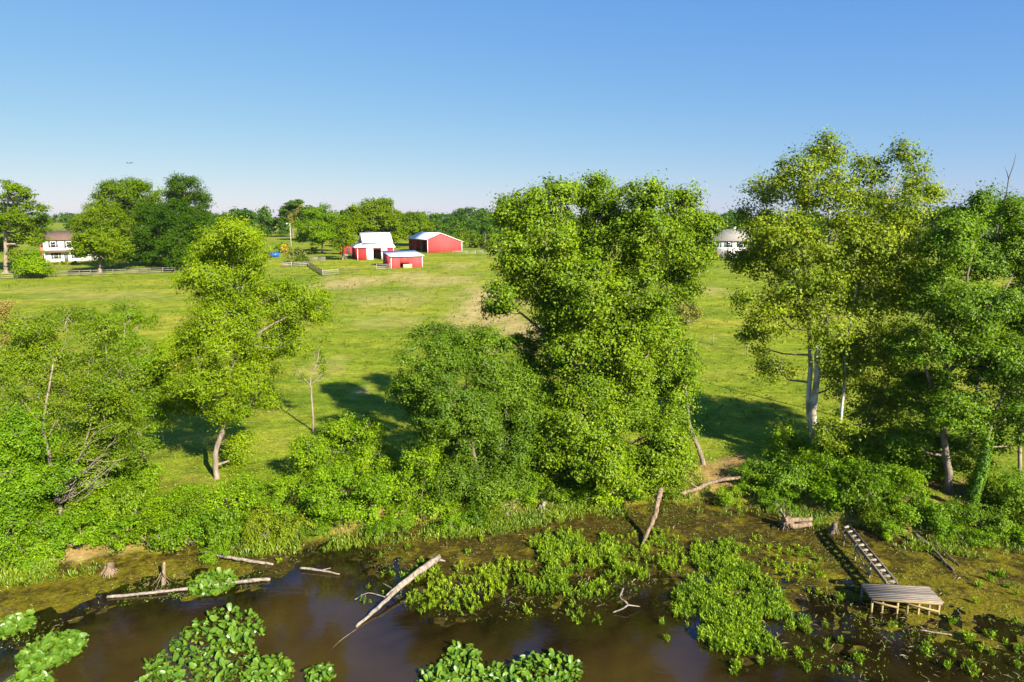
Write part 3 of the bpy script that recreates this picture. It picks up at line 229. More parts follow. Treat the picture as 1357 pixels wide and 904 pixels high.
 'barnyard_maple': ((-58.53, 212.0, 6.76),
  [([(-58.52, 212.0, 6.46), (-58.52, 212.0, 7.02), (-58.28, 212.0, 11.85)], 0.45, 0.15)],
  [(-59.44, 215.79, 18.7, 5.4, 4.18, 2.95, 1.0), (-63.8, 216.5, 15.68, 4.44, 3.94, 3.45, 1.0), (-57.45, 221.2, 16.11, 5.54, 4.53, 3.52, 1.0), (-57.38, 207.39, 13.55, 7.08, 5.43, 3.78, 1.0), (-51.32, 205.69, 13.14, 3.28, 3.04, 2.81, 1.0), (-65.94, 218.32, 12.37, 2.48, 2.48, 2.48, 1.0)]),
 'barn_ash': ((-46.4, 188.0, 6.35),
  [([(-46.39, 188.0, 6.05), (-46.39, 188.0, 6.62), (-45.97, 188.0, 11.53), (-45.54, 188.0, 16.59)], 0.35, 0.1)],
  [(-44.81, 184.16, 16.62, 2.52, 2.31, 2.1, 0.8), (-46.4, 184.45, 14.04, 2.52, 2.31, 2.1, 0.7), (-45.26, 189.76, 13.93, 2.16, 2.16, 2.16, 0.7), (-45.84, 184.93, 11.23, 2.95, 2.53, 2.1, 0.7), (-43.27, 184.46, 12.05, 1.26, 1.47, 1.68, 0.6)]),
 'back_oak': ((-47.9, 245.0, 7.27),
  [([(-47.9, 245.0, 6.97), (-47.9, 245.0, 7.97), (-47.66, 245.0, 14.85)], 0.6, 0.2)],
  [(-47.87, 247.27, 21.44, 6.19, 4.78, 3.38, 1.0), (-52.4, 242.99, 19.05, 4.98, 4.42, 3.87, 1.0), (-45.02, 253.42, 19.09, 5.19, 4.61, 4.04, 1.0), (-47.48, 241.59, 16.19, 8.8, 6.6, 4.4, 1.0), (-41.24, 246.28, 13.51, 4.48, 4.2, 3.92, 1.0), (-53.9, 243.04, 14.88, 3.87, 3.6, 3.32, 1.0), (-43.65, 244.39, 11.7, 5.01, 3.62, 2.23, 1.0)]),
 'back_ash': ((-38.31, 262.0, 7.53),
  [([(-38.3, 262.0, 7.23), (-38.3, 262.0, 7.56), (-38.15, 262.0, 13.23)], 0.5, 0.2)],
  [(-37.43, 263.67, 17.44, 5.4, 4.2, 3.0, 1.0), (-40.55, 259.37, 15.23, 4.13, 3.84, 3.54, 1.0), (-33.48, 254.97, 14.73, 4.64, 4.06, 3.48, 1.0), (-38.71, 265.69, 12.3, 7.26, 5.14, 3.02, 1.0)]),
 'brown_tree': ((-91.97, 300.0, 8.12),
  [([(-91.96, 300.0, 7.82), (-91.96, 300.0, 9.62), (-91.53, 300.0, 17.37)], 0.4, 0.15)],
  [(-89.14, 292.64, 19.88, 3.0, 3.0, 3.0, 0.8), (-91.14, 294.4, 16.75, 3.35, 3.18, 3.02, 0.8), (-89.31, 299.13, 17.37, 2.72, 2.72, 2.72, 0.8)]),
 'dark_conifer': ((-104.76, 330.0, 8.59),
  [([(-104.74, 330.0, 8.29), (-104.74, 330.0, 9.14), (-104.07, 330.0, 20.83)], 0.5, 0.15)],
  [(-100.95, 322.97, 24.21, 4.41, 3.12, 1.84, 1.0), (-103.33, 325.55, 21.48, 5.19, 3.89, 2.59, 1.0), (-106.23, 327.31, 18.01, 5.22, 4.1, 2.98, 1.0), (-105.54, 338.66, 17.28, 5.4, 4.63, 3.85, 1.0)]),
 'field_tree': ((24.52, 93.0, 2.86),
  [([(24.51, 93.0, 2.56), (24.51, 93.0, 3.05), (24.41, 93.0, 5.05)], 0.12, 0.05)],
  [(24.55, 93.7, 6.0, 1.71, 1.23, 0.75, 0.9), (24.15, 94.04, 5.22, 2.14, 1.5, 0.86, 0.9), (25.6, 95.04, 4.44, 1.84, 1.35, 0.87, 0.8), (23.38, 92.08, 4.45, 1.47, 1.05, 0.63, 0.7)]),
 'house_tree': ((52.45, 186.0, 6.28),
  [([(52.44, 186.0, 5.98), (52.44, 186.0, 6.74), (52.3, 186.0, 9.58)], 0.3, 0.1)],
  [(52.33, 186.92, 9.94, 2.55, 2.34, 2.13, 1.0), (51.35, 187.51, 8.28, 2.56, 2.24, 1.92, 1.0), (54.61, 190.27, 8.14, 2.17, 2.06, 1.95, 1.0)]),
 'dock_house_tree': ((63.66, 180.0, 6.07),
  [([(64.24, 180.0, 5.77), (64.24, 180.0, 6.51), (64.03, 180.0, 9.85)], 0.3, 0.1)],
  [(64.71, 181.22, 12.15, 2.89, 2.68, 2.47, 1.0), (67.74, 183.46, 8.69, 3.34, 2.92, 2.51, 1.0), (63.74, 183.43, 8.1, 2.51, 2.09, 1.67, 1.0)]),
}


# ------------------------------------------------------------------ small helpers
def new_obj(name, mesh, parent=None, mat=None):
    o = bpy.data.objects.new(name, mesh)
    C.objects.link(o)
    if parent is not None:
        o.parent = parent
    if mat is not None and mesh is not None and not mesh.materials:
        mesh.materials.append(mat)
    return o

def tag(o, label, cat, group=None, kind=None):
    o['label'] = label
    if cat: o['category'] = cat
    if group: o['group'] = group
    if kind: o['kind'] = kind
    return o

def thing(name, label, cat, loc=(0, 0, 0), rz=0.0, group=None):
    o = bpy.data.objects.new(name, None)
    C.objects.link(o)
    o.empty_display_size = 0.3
    o.location = loc
    o.rotation_euler = (0, 0, rz)
    return tag(o, label, cat, group)

def mesh_np(name, V, faces_flat, counts, mat=None, smooth=False, attrs=None):
    me = bpy.data.meshes.new(name)
    V = np.asarray(V, np.float32).reshape(-1, 3)
    faces_flat = np.asarray(faces_flat, np.int32).ravel()
    counts = np.asarray(counts, np.int32)
    me.vertices.add(len(V)); me.vertices.foreach_set('co', V.ravel())
    me.loops.add(len(faces_flat)); me.loops.foreach_set('vertex_index', faces_flat)
    me.polygons.add(len(counts))
    st = np.zeros(len(counts), np.int32); st[1:] = np.cumsum(counts)[:-1]
    me.polygons.foreach_set('loop_start', st)
    me.polygons.foreach_set('loop_total', counts)
    if smooth:
        me.polygons.foreach_set('use_smooth', np.ones(len(counts), bool))
    if attrs:
        for k, a in attrs.items():
            at = me.attributes.new(k, 'FLOAT', 'POINT'); at.data.foreach_set('value', np.asarray(a, np.float32))
    me.update(calc_edges=True)
    if mat: me.materials.append(mat)
    return me

class MB:
    """collects solid pieces, builds one mesh"""
    def __init__(self): self.v = []; self.f = []; self.n = 0
    def add(self, vs, fs):
        self.v += [tuple(p) for p in vs]; self.f += [tuple(i + self.n for i in f) for f in fs]; self.n += len(vs)
        return self
    def box(self, x0, x1, y0, y1, z0, z1):
        vs = [(x, y, z) for z in (z0, z1) for y in (y0, y1) for x in (x0, x1)]
        return self.add(vs, [(0, 2, 3, 1), (4, 5, 7, 6), (0, 1, 5, 4), (2, 6, 7, 3), (0, 4, 6, 2), (1, 3, 7, 5)])
    def bar(self, a, b, w, h):
        a, b = Vector(a), Vector(b); d = (b - a).normalized()
        s = d.cross(Vector((0, 0, 1)))
        s = Vector((1, 0, 0)) if s.length < 1e-4 else s.normalized()
        u = s.cross(d)
        vs = [p + s * sx * w / 2 + u * sz * h / 2 for p in (a, b) for sx, sz in ((-1, -1), (1, -1), (1, 1), (-1, 1))]
        return self.add(vs, [(0, 1, 2, 3), (7, 6, 5, 4), (0, 4, 5, 1), (1, 5, 6, 2), (2, 6, 7, 3), (3, 7, 4, 0)])
    def prism(self, poly, y0, y1):          # poly in x,z, pushed along y
        n = len(poly)
        vs = [(x, y0, z) for x, z in poly] + [(x, y1, z) for x, z in poly]
        return self.add(vs, [tuple(range(n)), tuple(range(2 * n - 1, n - 1, -1))] + [(i, i + n, (i + 1) % n + n, (i + 1) % n) for i in range(n)])
    def slab(self, quad, t):                # quad: four corners, thickness below
        q = [Vector(p) for p in quad]; nrm = (q[1] - q[0]).cross(q[3] - q[0]).normalized()
        vs = q + [p - nrm * t for p in q]
        return self.add(vs, [(0, 1, 2, 3), (7, 6, 5, 4), (0, 4, 5, 1), (1, 5, 6, 2), (2, 6, 7, 3), (3, 7, 4, 0)])
    def tube(self, pts, radii, sides=7, rough=0.0, rnd=random, cap=True):
        pts = [Vector(p) for p in pts]; n = len(pts); vs = []; fs = []
        ref = Vector((0.31, 0.9, 0.17))
        for i, p in enumerate(pts):
            d = (pts[min(i + 1, n - 1)] - pts[max(i - 1, 0)])
            d = d.normalized() if d.length > 1e-6 else Vector((0, 0, 1))
            a = d.cross(ref)
            if a.length < 1e-3: a = d.cross(Vector((1, 0, 0)))
            a.normalize(); b = d.cross(a)
            for k in range(sides):
                t = 2 * math.pi * k / sides; r = radii[i] * (1 + rough * rnd.uniform(-1, 1))
                vs.append(p + (a * math.cos(t) + b * math.sin(t)) * r)
        for i in range(n - 1):
            for k in range(sides):
                fs.append((i * sides + k, i * sides + (k + 1) % sides, (i + 1) * sides + (k + 1) % sides, (i + 1) * sides + k))
        if cap:
            fs.append(tuple(range(sides - 1, -1, -1))); fs.append(tuple((n - 1) * sides + k for k in range(sides)))
        return self.add(vs, fs)
    def build(self, name, mat, parent=None, smooth=False):
        flat = [i for f in self.f for i in f]
        me = mesh_np(name, np.array(self.v, np.float32) if self.v else np.zeros((0, 3)), flat, [len(f) for f in self.f], mat, smooth)
        return new_obj(name, me, parent)

def smooth_path(pts, rad, n, wob=0.0, rnd=random):
    """Catmull-Rom through the points"""
    P = [Vector(p) for p in pts]; out = []; rr = []
    m = len(P) - 1
    for i in range(m):
        p0, p1, p2, p3 = P[max(i - 1, 0)], P[i], P[i + 1], P[min(i + 2, m)]
        for k in range(n):
            t = k / n
            q = 0.5 * ((2 * p1) + (p2 - p0) * t + (2 * p0 - 5 * p1 + 4 * p2 - p3) * t * t + (3 * p1 - p0 - 3 * p2 + p3) * t ** 3)
            if wob and (i or k): q = q + Vector([rnd.uniform(-wob, wob) for _ in range(3)])
            out.append(q); s = (i + t) / m; rr.append(rad[0] + (rad[1] - rad[0]) * s)
    out.append(P[-1]); rr.append(rad[1])
    return out, rr

# ------------------------------------------------------------------ the lie of the land
def sm(t):
    t = np.clip(t, 0, 1); return t * t * (3 - 2 * t)
def _hash(ix, iy, s):
    h = np.sin(ix * 127.1 + iy * 311.7 + s * 74.7) * 43758.5453
    return h - np.floor(h)
def vnoise(x, y, s=0):
    x = np.asarray(x, float); y = np.asarray(y, float)
    ix, iy = np.floor(x), np.floor(y); fx, fy = x - ix, y - iy
    fx = fx * fx * (3 - 2 * fx); fy = fy * fy * (3 - 2 * fy)
    a = _hash(ix, iy, s); b = _hash(ix + 1, iy, s); c = _hash(ix, iy + 1, s); d = _hash(ix + 1, iy + 1, s)
    return (a + (b - a) * fx) * (1 - fy) + (c + (d - c) * fx) * fy
def fbm(x, y, s=0, o=4):
    t = 0; a = 0.5
    for k in range(o):
        t = t + a * vnoise(x, y, s + k); x = np.asarray(x) * 2.03 + 7.1; y = np.asarray(y) * 2.03 + 3.7; a *= 0.5
    return t
BX = np.array([p[0] for p in BANK]); BY = np.array([p[1] for p in BANK])
EX = np.array([p[0] for p in EDGE]); EY = np.array([p[1] for p in EDGE])
RX = np.array([38, 60, 100, 150, 190, 300, 570, 900, 3000], float); RZ = np.array([0, .5, 2.0, 3.9, 5.3, 7, 11.2, 14, 16])
def bank_y(x): return np.interp(x, BX, BY)
def edge_y(x): return np.interp(x, EX, EY)
def height(x, y, detail=True):
    x = np.asarray(x, float); y = np.asarray(y, float)
    b = bank_y(x); e = edge_y(x) + (fbm(x * .5, y * .5, 3) - .5) * 2.4 + (fbm(x * 2.1, y * 2.1, 5) - .5) * 1.1
    land = .12 + 1.0 * sm((y - b) / 3.0) + np.interp(y, RX, RZ)
    flat = -.042 + .135 * np.clip((y - e) / np.maximum(b - e, 1.0), 0, 1)
    bed = -.004 - .018 * np.clip(e - y, 0, 2) - .06 * np.clip(e - y - 2, 0, 16)
    z = np.where(y > b, land, np.where(y > e, flat, bed))
    if detail:
        near = np.clip((70 - y) / 30, 0, 1)
        z = z + near * ((fbm(x * 1.3, y * 1.3, 9) - .47) * np.where(y > b, .22, .13) + (fbm(x * 4.1, y * 4.1, 12, 2) - .37) * .05)
        z = z + np.clip((y - 60) / 60, 0, 1) * (fbm(x * .02, y * .02, 20) - .47) * np.clip(y / 150, 0, 4) * .6
    back = sm((-60 - y) / 60.0)
    return z * (1 - back) + back * 2.0
def hz(x, y): return float(height(x, y))

# ------------------------------------------------------------------ materials
def mat_new(name):
    m = bpy.data.materials.new(name); m.use_nodes = True
    nt = m.node_tree
    return m, nt, nt.nodes, nt.links, nt.nodes['Principled BSDF']
def ramp(N, stops, interp='LINEAR'):
    r = N.new('ShaderNodeValToRGB'); r.color_ramp.interpolation = interp
    e = r.color_ramp.elements
    while len(e) < len(stops): e.new(0.5)
    for k, (p, c) in enumerate(stops):
        e[k].position = p; e[k].color = (*c, 1)
    return r
def noise(N, L, scale, detail=4, coord='Object', rough=.55, stretch=None):
    tc = N.new('ShaderNodeTexCoord'); n = N.new('ShaderNodeTexNoise')
    n.inputs['Scale'].default_value = scale; n.inputs['Detail'].default_value = detail; n.inputs['Roughness'].default_value = rough
    if stretch:
        mp = N.new('ShaderNodeMapping'); mp.inputs['Scale'].default_value = stretch
        L.new(tc.outputs[coord], mp.inputs[0]); L.new(mp.outputs[0], n.inputs['Vector'])
    else: L.new(tc.outputs[coord], n.inputs['Vector'])
    return n
def mixc(N, L, fac, a, b, mode='MIX'):
    m = N.new('ShaderNodeMix'); m.data_type = 'RGBA'; m.blend_type = mode
    for s, i in ((fac, 0), (a, 6), (b, 7)):
        if isinstance(s, (int, float)): m.inputs[i].default_value = s
        elif isinstance(s, tuple): m.inputs[i].default_value = (*s, 1) if len(s) == 3 else s
        else: L.new(s, m.inputs[i])
    return m.outputs[2]
def math_n(N, L, op, a, b=0.0, clamp=False):
    m = N.new('ShaderNodeMath'); m.operation = op; m.use_clamp = clamp
    for s, i in ((a, 0), (b, 1)):
        if isinstance(s, (int, float)): m.inputs[i].default_value = s
        else: L.new(s, m.inputs[i])
    return m.outputs[0]
def bump(N, L, h, strength, dist, bs):
    b = N.new('ShaderNodeBump'); b.inputs['Strength'].default_value = strength; b.inputs['Distance'].default_value = dist
    L.new(h, b.inputs['Height']); L.new(b.outputs[0], bs.inputs['Normal']); return b

def leaf_mat(name, c1, c2, c3, trans=.32, gloss=.008, nscale=.35, grough=.5):
    """leaf blades: colours vary leaf by leaf and bough by bough, light passes through"""
    m, nt, N, L, bs = mat_new(name); N.remove(bs)
    geo = N.new('ShaderNodeNewGeometry')
    r = ramp(N, [(0, c1), (.55, c2), (1, c3)]); L.new(geo.outputs['Random Per Island'], r.inputs[0])
    n = noise(N, L, nscale, 2); k = ramp(N, [(.35, (.72, .78, .8)), (.65, (1.18, 1.12, .9))]); L.new(n.outputs['Fac'], k.inputs[0])
    oi = N.new('ShaderNodeObjectInfo'); kk = ramp(N, [(0, (.76, .86, .95)), (1, (1.18, 1.08, .9))]); L.new(oi.outputs['Random'], kk.inputs[0])
    col = mixc(N, L, 1.0, r.outputs[0], k.outputs[0], 'MULTIPLY'); col = mixc(N, L, 1.0, col, kk.outputs[0], 'MULTIPLY')
    d = N.new('ShaderNodeBsdfDiffuse'); L.new(col, d.inputs[0])
    t = N.new('ShaderNodeBsdfTranslucent'); L.new(mixc(N, L, 1.0, col, (1.25, 1.2, .5), 'MULTIPLY'), t.inputs[0])
    mx = N.new('ShaderNodeMixShader'); mx.inputs[0].default_value = trans
    L.new(d.outputs[0], mx.inputs[1]); L.new(t.outputs[0], mx.inputs[2])
    g = N.new('ShaderNodeBsdfGlossy'); g.inputs['Roughness'].default_value = grough; g.inputs[0].default_value = (1, 1, 1, 1)
    m2 = N.new('ShaderNodeMixShader'); m2.inputs[0].default_value = gloss
    L.new(mx.outputs[0], m2.inputs[1]); L.new(g.outputs[0], m2.inputs[2])
    L.new(m2.outputs[0], N['Material Output'].inputs[0])
    return m
def bark_mat(name, c1, c2, scale=5, stretch=(1, 1, .25), bst=.6, patch=None):
    m, nt, N, L, bs = mat_new(name)
    n = noise(N, L, scale, 5, stretch=stretch); r = ramp(N, [(.32, c1), (.68, c2)]); L.new(n.outputs['Fac'], r.inputs[0])
    col = r.outputs[0]
    if patch:
        n2 = noise(N, L, 1.6, 3, stretch=(1, 1, .5)); r2 = ramp(N, [(.47, (0, 0, 0)), (.53, (1, 1, 1))]); L.new(n2.outputs['Fac'], r2.inputs[0])
        col = mixc(N, L, r2.outputs[0], col, patch)
    L.new(col, bs.inputs['Base Color']); bs.inputs['Roughness'].default_value = .9
    bump(N, L, n.outputs['Fac'], bst, .05, bs); return m
def wood_mat(name, c1, c2, stretch=(1.2, 14, 14), rough=.85):
    m, nt, N, L, bs = mat_new(name)
    n = noise(N, L, 2.2, 6, stretch=stretch, rough=.65); r = ramp(N, [(.3, c1), (.7, c2)]); L.new(n.outputs['Fac'], r.inputs[0])
    oi = N.new('ShaderNodeObjectInfo'); kk = ramp(N, [(0, (.55, .55, .57)), (1, (1.2, 1.17, 1.1))]); L.new(oi.outputs['Random'], kk.inputs[0])
    L.new(mixc(N, L, 1.0, r.outputs[0], kk.outputs[0], 'MULTIPLY'), bs.inputs['Base Color']); bs.inputs['Roughness'].default_value = rough
    bump(N, L, n.outputs['Fac'], .5, .02, bs); return m
def paint_mat(name, c, rough=.55, var=.12, scale=.8, metal=0.0, stretch=None):
    m, nt, N, L, bs = mat_new(name)
    n = noise(N, L, scale, 5, stretch=stretch); lo = tuple(q * (1 - var) for q in c); hi = tuple(min(1, q * (1 + var)) for q in c)
    r = ramp(N, [(.3, lo), (.7, hi)]); L.new(n.outputs['Fac'], r.inputs[0]); L.new(r.outputs[0], bs.inputs['Base Color'])
    bs.inputs['Roughness'].default_value = rough; bs.inputs['Metallic'].default_value = metal
    bump(N, L, n.outputs['Fac'], .1, .02, bs); return m

M = {}
M['bark'] = bark_mat('bark', (.10, .075, .055), (.27, .21, .16))
M['bark_pale'] = bark_mat('bark_pale', (.14, .105, .075), (.34, .27, .20))
M['bark_syc'] = bark_mat('bark_sycamore', (.45, .44, .39), (.62, .60, .55), 4, patch=(.30, .25, .18))
M['bark_dark'] = bark_mat('bark_dark', (.06, .045, .035), (.15, .12, .09))
M['drift'] = bark_mat('driftwood', (.13, .10, .07), (.36, .29, .22), 6, (1, 1, 1), .7)
M['drift_dark'] = bark_mat('wet_driftwood', (.07, .05, .035), (.2, .15, .1), 6, (1, 1, 1), .7)
M['root'] = bark_mat('root_wood', (.09, .06, .032), (.30, .21, .13), 7, (1, 1, .4), .9)
M['leaf_locust'] = leaf_mat('leaf_locust', (0.112, 0.191, 0.0029), (0.170, 0.272, 0.0040), (0.247, 0.343, 0.0062))
M['leaf_cotton'] = leaf_mat('leaf_cottonwood', (0.077, 0.156, 0.0031), (0.133, 0.236, 0.0040), (0.218, 0.324, 0.0077), gloss=.012)
M['leaf_dense'] = leaf_mat('leaf_dense', (0.076, 0.149, 0.0046), (0.126, 0.214, 0.0062), (0.201, 0.295, 0.0092), gloss=.012)
M['leaf_syc'] = leaf_mat('leaf_sycamore', (0.121, 0.189, 0.0044), (0.194, 0.271, 0.0063), (0.307, 0.353, 0.0111), gloss=.012)
M['leaf_maple'] = leaf_mat('leaf_maple', (0.081, 0.164, 0.0036), (0.144, 0.245, 0.0045), (0.255, 0.364, 0.0072), gloss=.012)
M['leaf_airy'] = leaf_mat('leaf_airy', (0.101, 0.170, 0.0049), (0.156, 0.244, 0.0070), (0.234, 0.318, 0.0105))
M['leaf_shrub'] = leaf_mat('leaf_shrub', (0.112, 0.211, 0.0032), (0.176, 0.309, 0.0044), (0.266, 0.408, 0.0078), nscale=.6)
M['leaf_bush'] = leaf_mat('leaf_bush', (0.099, 0.197, 0.0038), (0.155, 0.281, 0.0050), (0.239, 0.372, 0.0095), nscale=.5)
M['leaf_lime'] = leaf_mat('leaf_lime', (.115, .185, .006), (.185, .255, .009), (.25, .31, .02), nscale=.6)
M['leaf_far'] = leaf_mat('leaf_far', (0.078, 0.140, 0.0034), (0.121, 0.196, 0.0043), (0.170, 0.253, 0.0062), nscale=.12, gloss=.0)
M['leaf_fardark'] = leaf_mat('leaf_fardark', (0.040, 0.088, 0.0034), (0.062, 0.121, 0.0043), (0.094, 0.161, 0.0058), nscale=.12, gloss=.0)
M['leaf_farlight'] = leaf_mat('leaf_farlight', (0.114, 0.206, 0.0042), (0.168, 0.278, 0.0056), (0.229, 0.342, 0.0087), nscale=.12, gloss=.0)
M['leaf_brown'] = leaf_mat('leaf_brown', (0.205, 0.158, 0.0300), (0.282, 0.224, 0.0450), (0.358, 0.290, 0.0600), nscale=.2, gloss=.02)
M['leaf_olive'] = leaf_mat('leaf_olive', (0.128, 0.145, 0.0150), (0.179, 0.198, 0.0200), (0.243, 0.238, 0.0300), nscale=.2, gloss=.02)
M['leaf_yellow'] = leaf_mat('leaf_yellow', (0.448, 0.343, 0.0100), (0.576, 0.436, 0.0150), (0.640, 0.502, 0.0200), gloss=.02)
M['leaf_wood'] = leaf_mat('leaf_far_wood', (0.042, 0.095, 0.0072), (0.064, 0.134, 0.0088), (0.099, 0.182, 0.0112), nscale=.04, gloss=.0)
M['pad'] = leaf_mat('leaf_pad', (0.053, 0.134, 0.0088), (0.109, 0.219, 0.0119), (0.248, 0.308, 0.0296), trans=.25, gloss=.03, nscale=1.2, grough=.4)
M['sprout'] = leaf_mat('leaf_sprout', (0.157, 0.262, 0.0105), (0.243, 0.371, 0.0158), (0.347, 0.462, 0.0263), nscale=.8)
M['blade'] = leaf_mat('grass_blade', (0.123, 0.213, 0.0049), (0.174, 0.289, 0.0070), (0.266, 0.351, 0.0140), trans=.3, gloss=.03, nscale=.5)
M['blade_meadow'] = leaf_mat('meadow_blade', (0.192, 0.238, 0.0100), (0.269, 0.310, 0.0150), (0.384, 0.370, 0.0300), trans=.25, gloss=.02, nscale=.3)
M['weed'] = leaf_mat('pasture_weed', (.10, .15, .012), (.17, .21, .02), (.30, .28, .06), trans=.25, gloss=.0, nscale=.2)
M['ivy'] = leaf_mat('leaf_ivy', (0.064, 0.158, 0.0075), (0.115, 0.238, 0.0100), (0.166, 0.304, 0.0150))

# ------------------------------------------------------------------ leaves in bulk
def leaf_geo(P, Nn, size, aspect, rng, fold=.18):
    """P centres, Nn normals -> kite blades folded along the midrib, four corners each"""
    n = len(P)
    Nn = Nn / np.maximum(np.linalg.norm(Nn, axis=1, keepdims=True), 1e-6)
    r = rng.normal(size=(n, 3)); t = np.cross(Nn, r); t /= np.maximum(np.linalg.norm(t, axis=1, keepdims=True), 1e-6)
    b = np.cross(Nn, t)
    s = size[:, None]
    V = np.empty((n, 4, 3), np.float32)
    V[:, 0] = P - t * s * .5
    V[:, 1] = P + b * s * aspect * .5 + Nn * s * fold - t * s * .05
    V[:, 2] = P + t * s * .5
    V[:, 3] = P - b * s * aspect * .5 + Nn * s * fold - t * s * .05
    return V.reshape(-1, 3)
def leaf_tri(P, Nn, size, aspect, rng):
    """small pointed blades, three corners each"""
    n = len(P); Nn = Nn / np.maximum(np.linalg.norm(Nn, axis=1, keepdims=True), 1e-6)
    t = np.cross(Nn, rng.normal(size=(n, 3))); t /= np.maximum(np.linalg.norm(t, axis=1, keepdims=True), 1e-6)
    b = np.cross(Nn, t); s = size[:, None]; V = np.empty((n, 3, 3), np.float32)
    V[:, 0] = P + t * s * .58; V[:, 1] = P - t * s * .42 + b * s * aspect * .56; V[:, 2] = P - t * s * .42 - b * s * aspect * .56
    return V.reshape(-1, 3)
def leaves_mesh(name, V, mat, k=4):
    n = len(V) // k
    return mesh_np(name, V, np.arange(n * k), np.full(n, k), mat)
SUNV = np.array([sdir.x, sdir.y, sdir.z])       # blades turn toward the light
def lobe_clusters(lobes, rng, dens, jitter=.12, thick=1.4):
    """points for leaf clusters, thick near the outside of the lobes, thinned deep inside"""
    L = np.array([l[:6] for l in lobes]); pts = []; dirs = []; owner = []
    for i, l in enumerate(lobes):
        x, y, z, rx, ry, rz, d = l
        area = 4 * math.pi * ((rx * ry) ** 1.6 / 3 + (rx * rz) ** 1.6 / 3 + (ry * rz) ** 1.6 / 3) ** (1 / 1.6)
        n = max(3, int(area * dens * d * thick))
        v = rng.normal(size=(n, 3)); v /= np.linalg.norm(v, axis=1, keepdims=True)
        if n >= 14:                                   # boughs: knobs of leaf with hollows between them
            kn = max(6, min(26, n // 4)); S = rng.normal(size=(kn, 3)); S[:, 2] += .15; S /= np.linalg.norm(S, axis=1, keepdims=True)
            S *= rng.uniform(.35, .84, kn)[:, None]; w_ = rng.integers(0, kn, n); kr = rng.uniform(.27, .46, kn)[w_]
            u_ = S[w_] + v * (kr * (.2 + .9 * rng.random(n) ** .7))[:, None]
            v = v * .65 + S[w_] * .6; v /= np.linalg.norm(v, axis=1, keepdims=True)
        else:
            u_ = v * ((.45 + .6 * rng.random(n) ** .6) * (1 + jitter * rng.normal(size=n)))[:, None]
        p = np.array([x, y, z]) + u_ * np.array([rx, ry, rz]) * 1.04
        q = np.min(np.linalg.norm((p[:, None, :] - L[None, :, :3]) / L[None, :, 3:6], axis=2), axis=1)
        keep = (q > .5) | (rng.random(n) < .35)
        pts.append(p[keep]); dirs.append(v[keep]); owner += [i] * int(keep.sum())
    return np.concatenate(pts), np.concatenate(dirs), np.array(owner)
def crown_verts(pts, dirs, rng, cr, per, size, aspect=.7, flat=.65, droop=0.0):
    n = len(pts); k = np.maximum(4, (per * rng.uniform(.5, 1.5, n))).astype(int)
    rad = cr * rng.uniform(.6, 1.35, n)
    idx = np.repeat(np.arange(n), k); m = len(idx)
    off = rng.normal(size=(m, 3)) * .55; off[:, 2] *= flat
    off *= rad[idx][:, None]
    off[:, 2] -= droop * np.abs(off[:, 0] + off[:, 1]) * .4
    P = pts[idx] + off
    Nn = dirs[idx] * .55 + off / np.maximum(np.linalg.norm(off, axis=1, keepdims=True), .01) * .6 + np.array([0, 0, .4]) + SUNV * .22 + rng.normal(size=(m, 3)) * .48
    s = size * rng.uniform(.6, 1.35, m)
    return leaf_tri(P, Nn, s, aspect, rng)

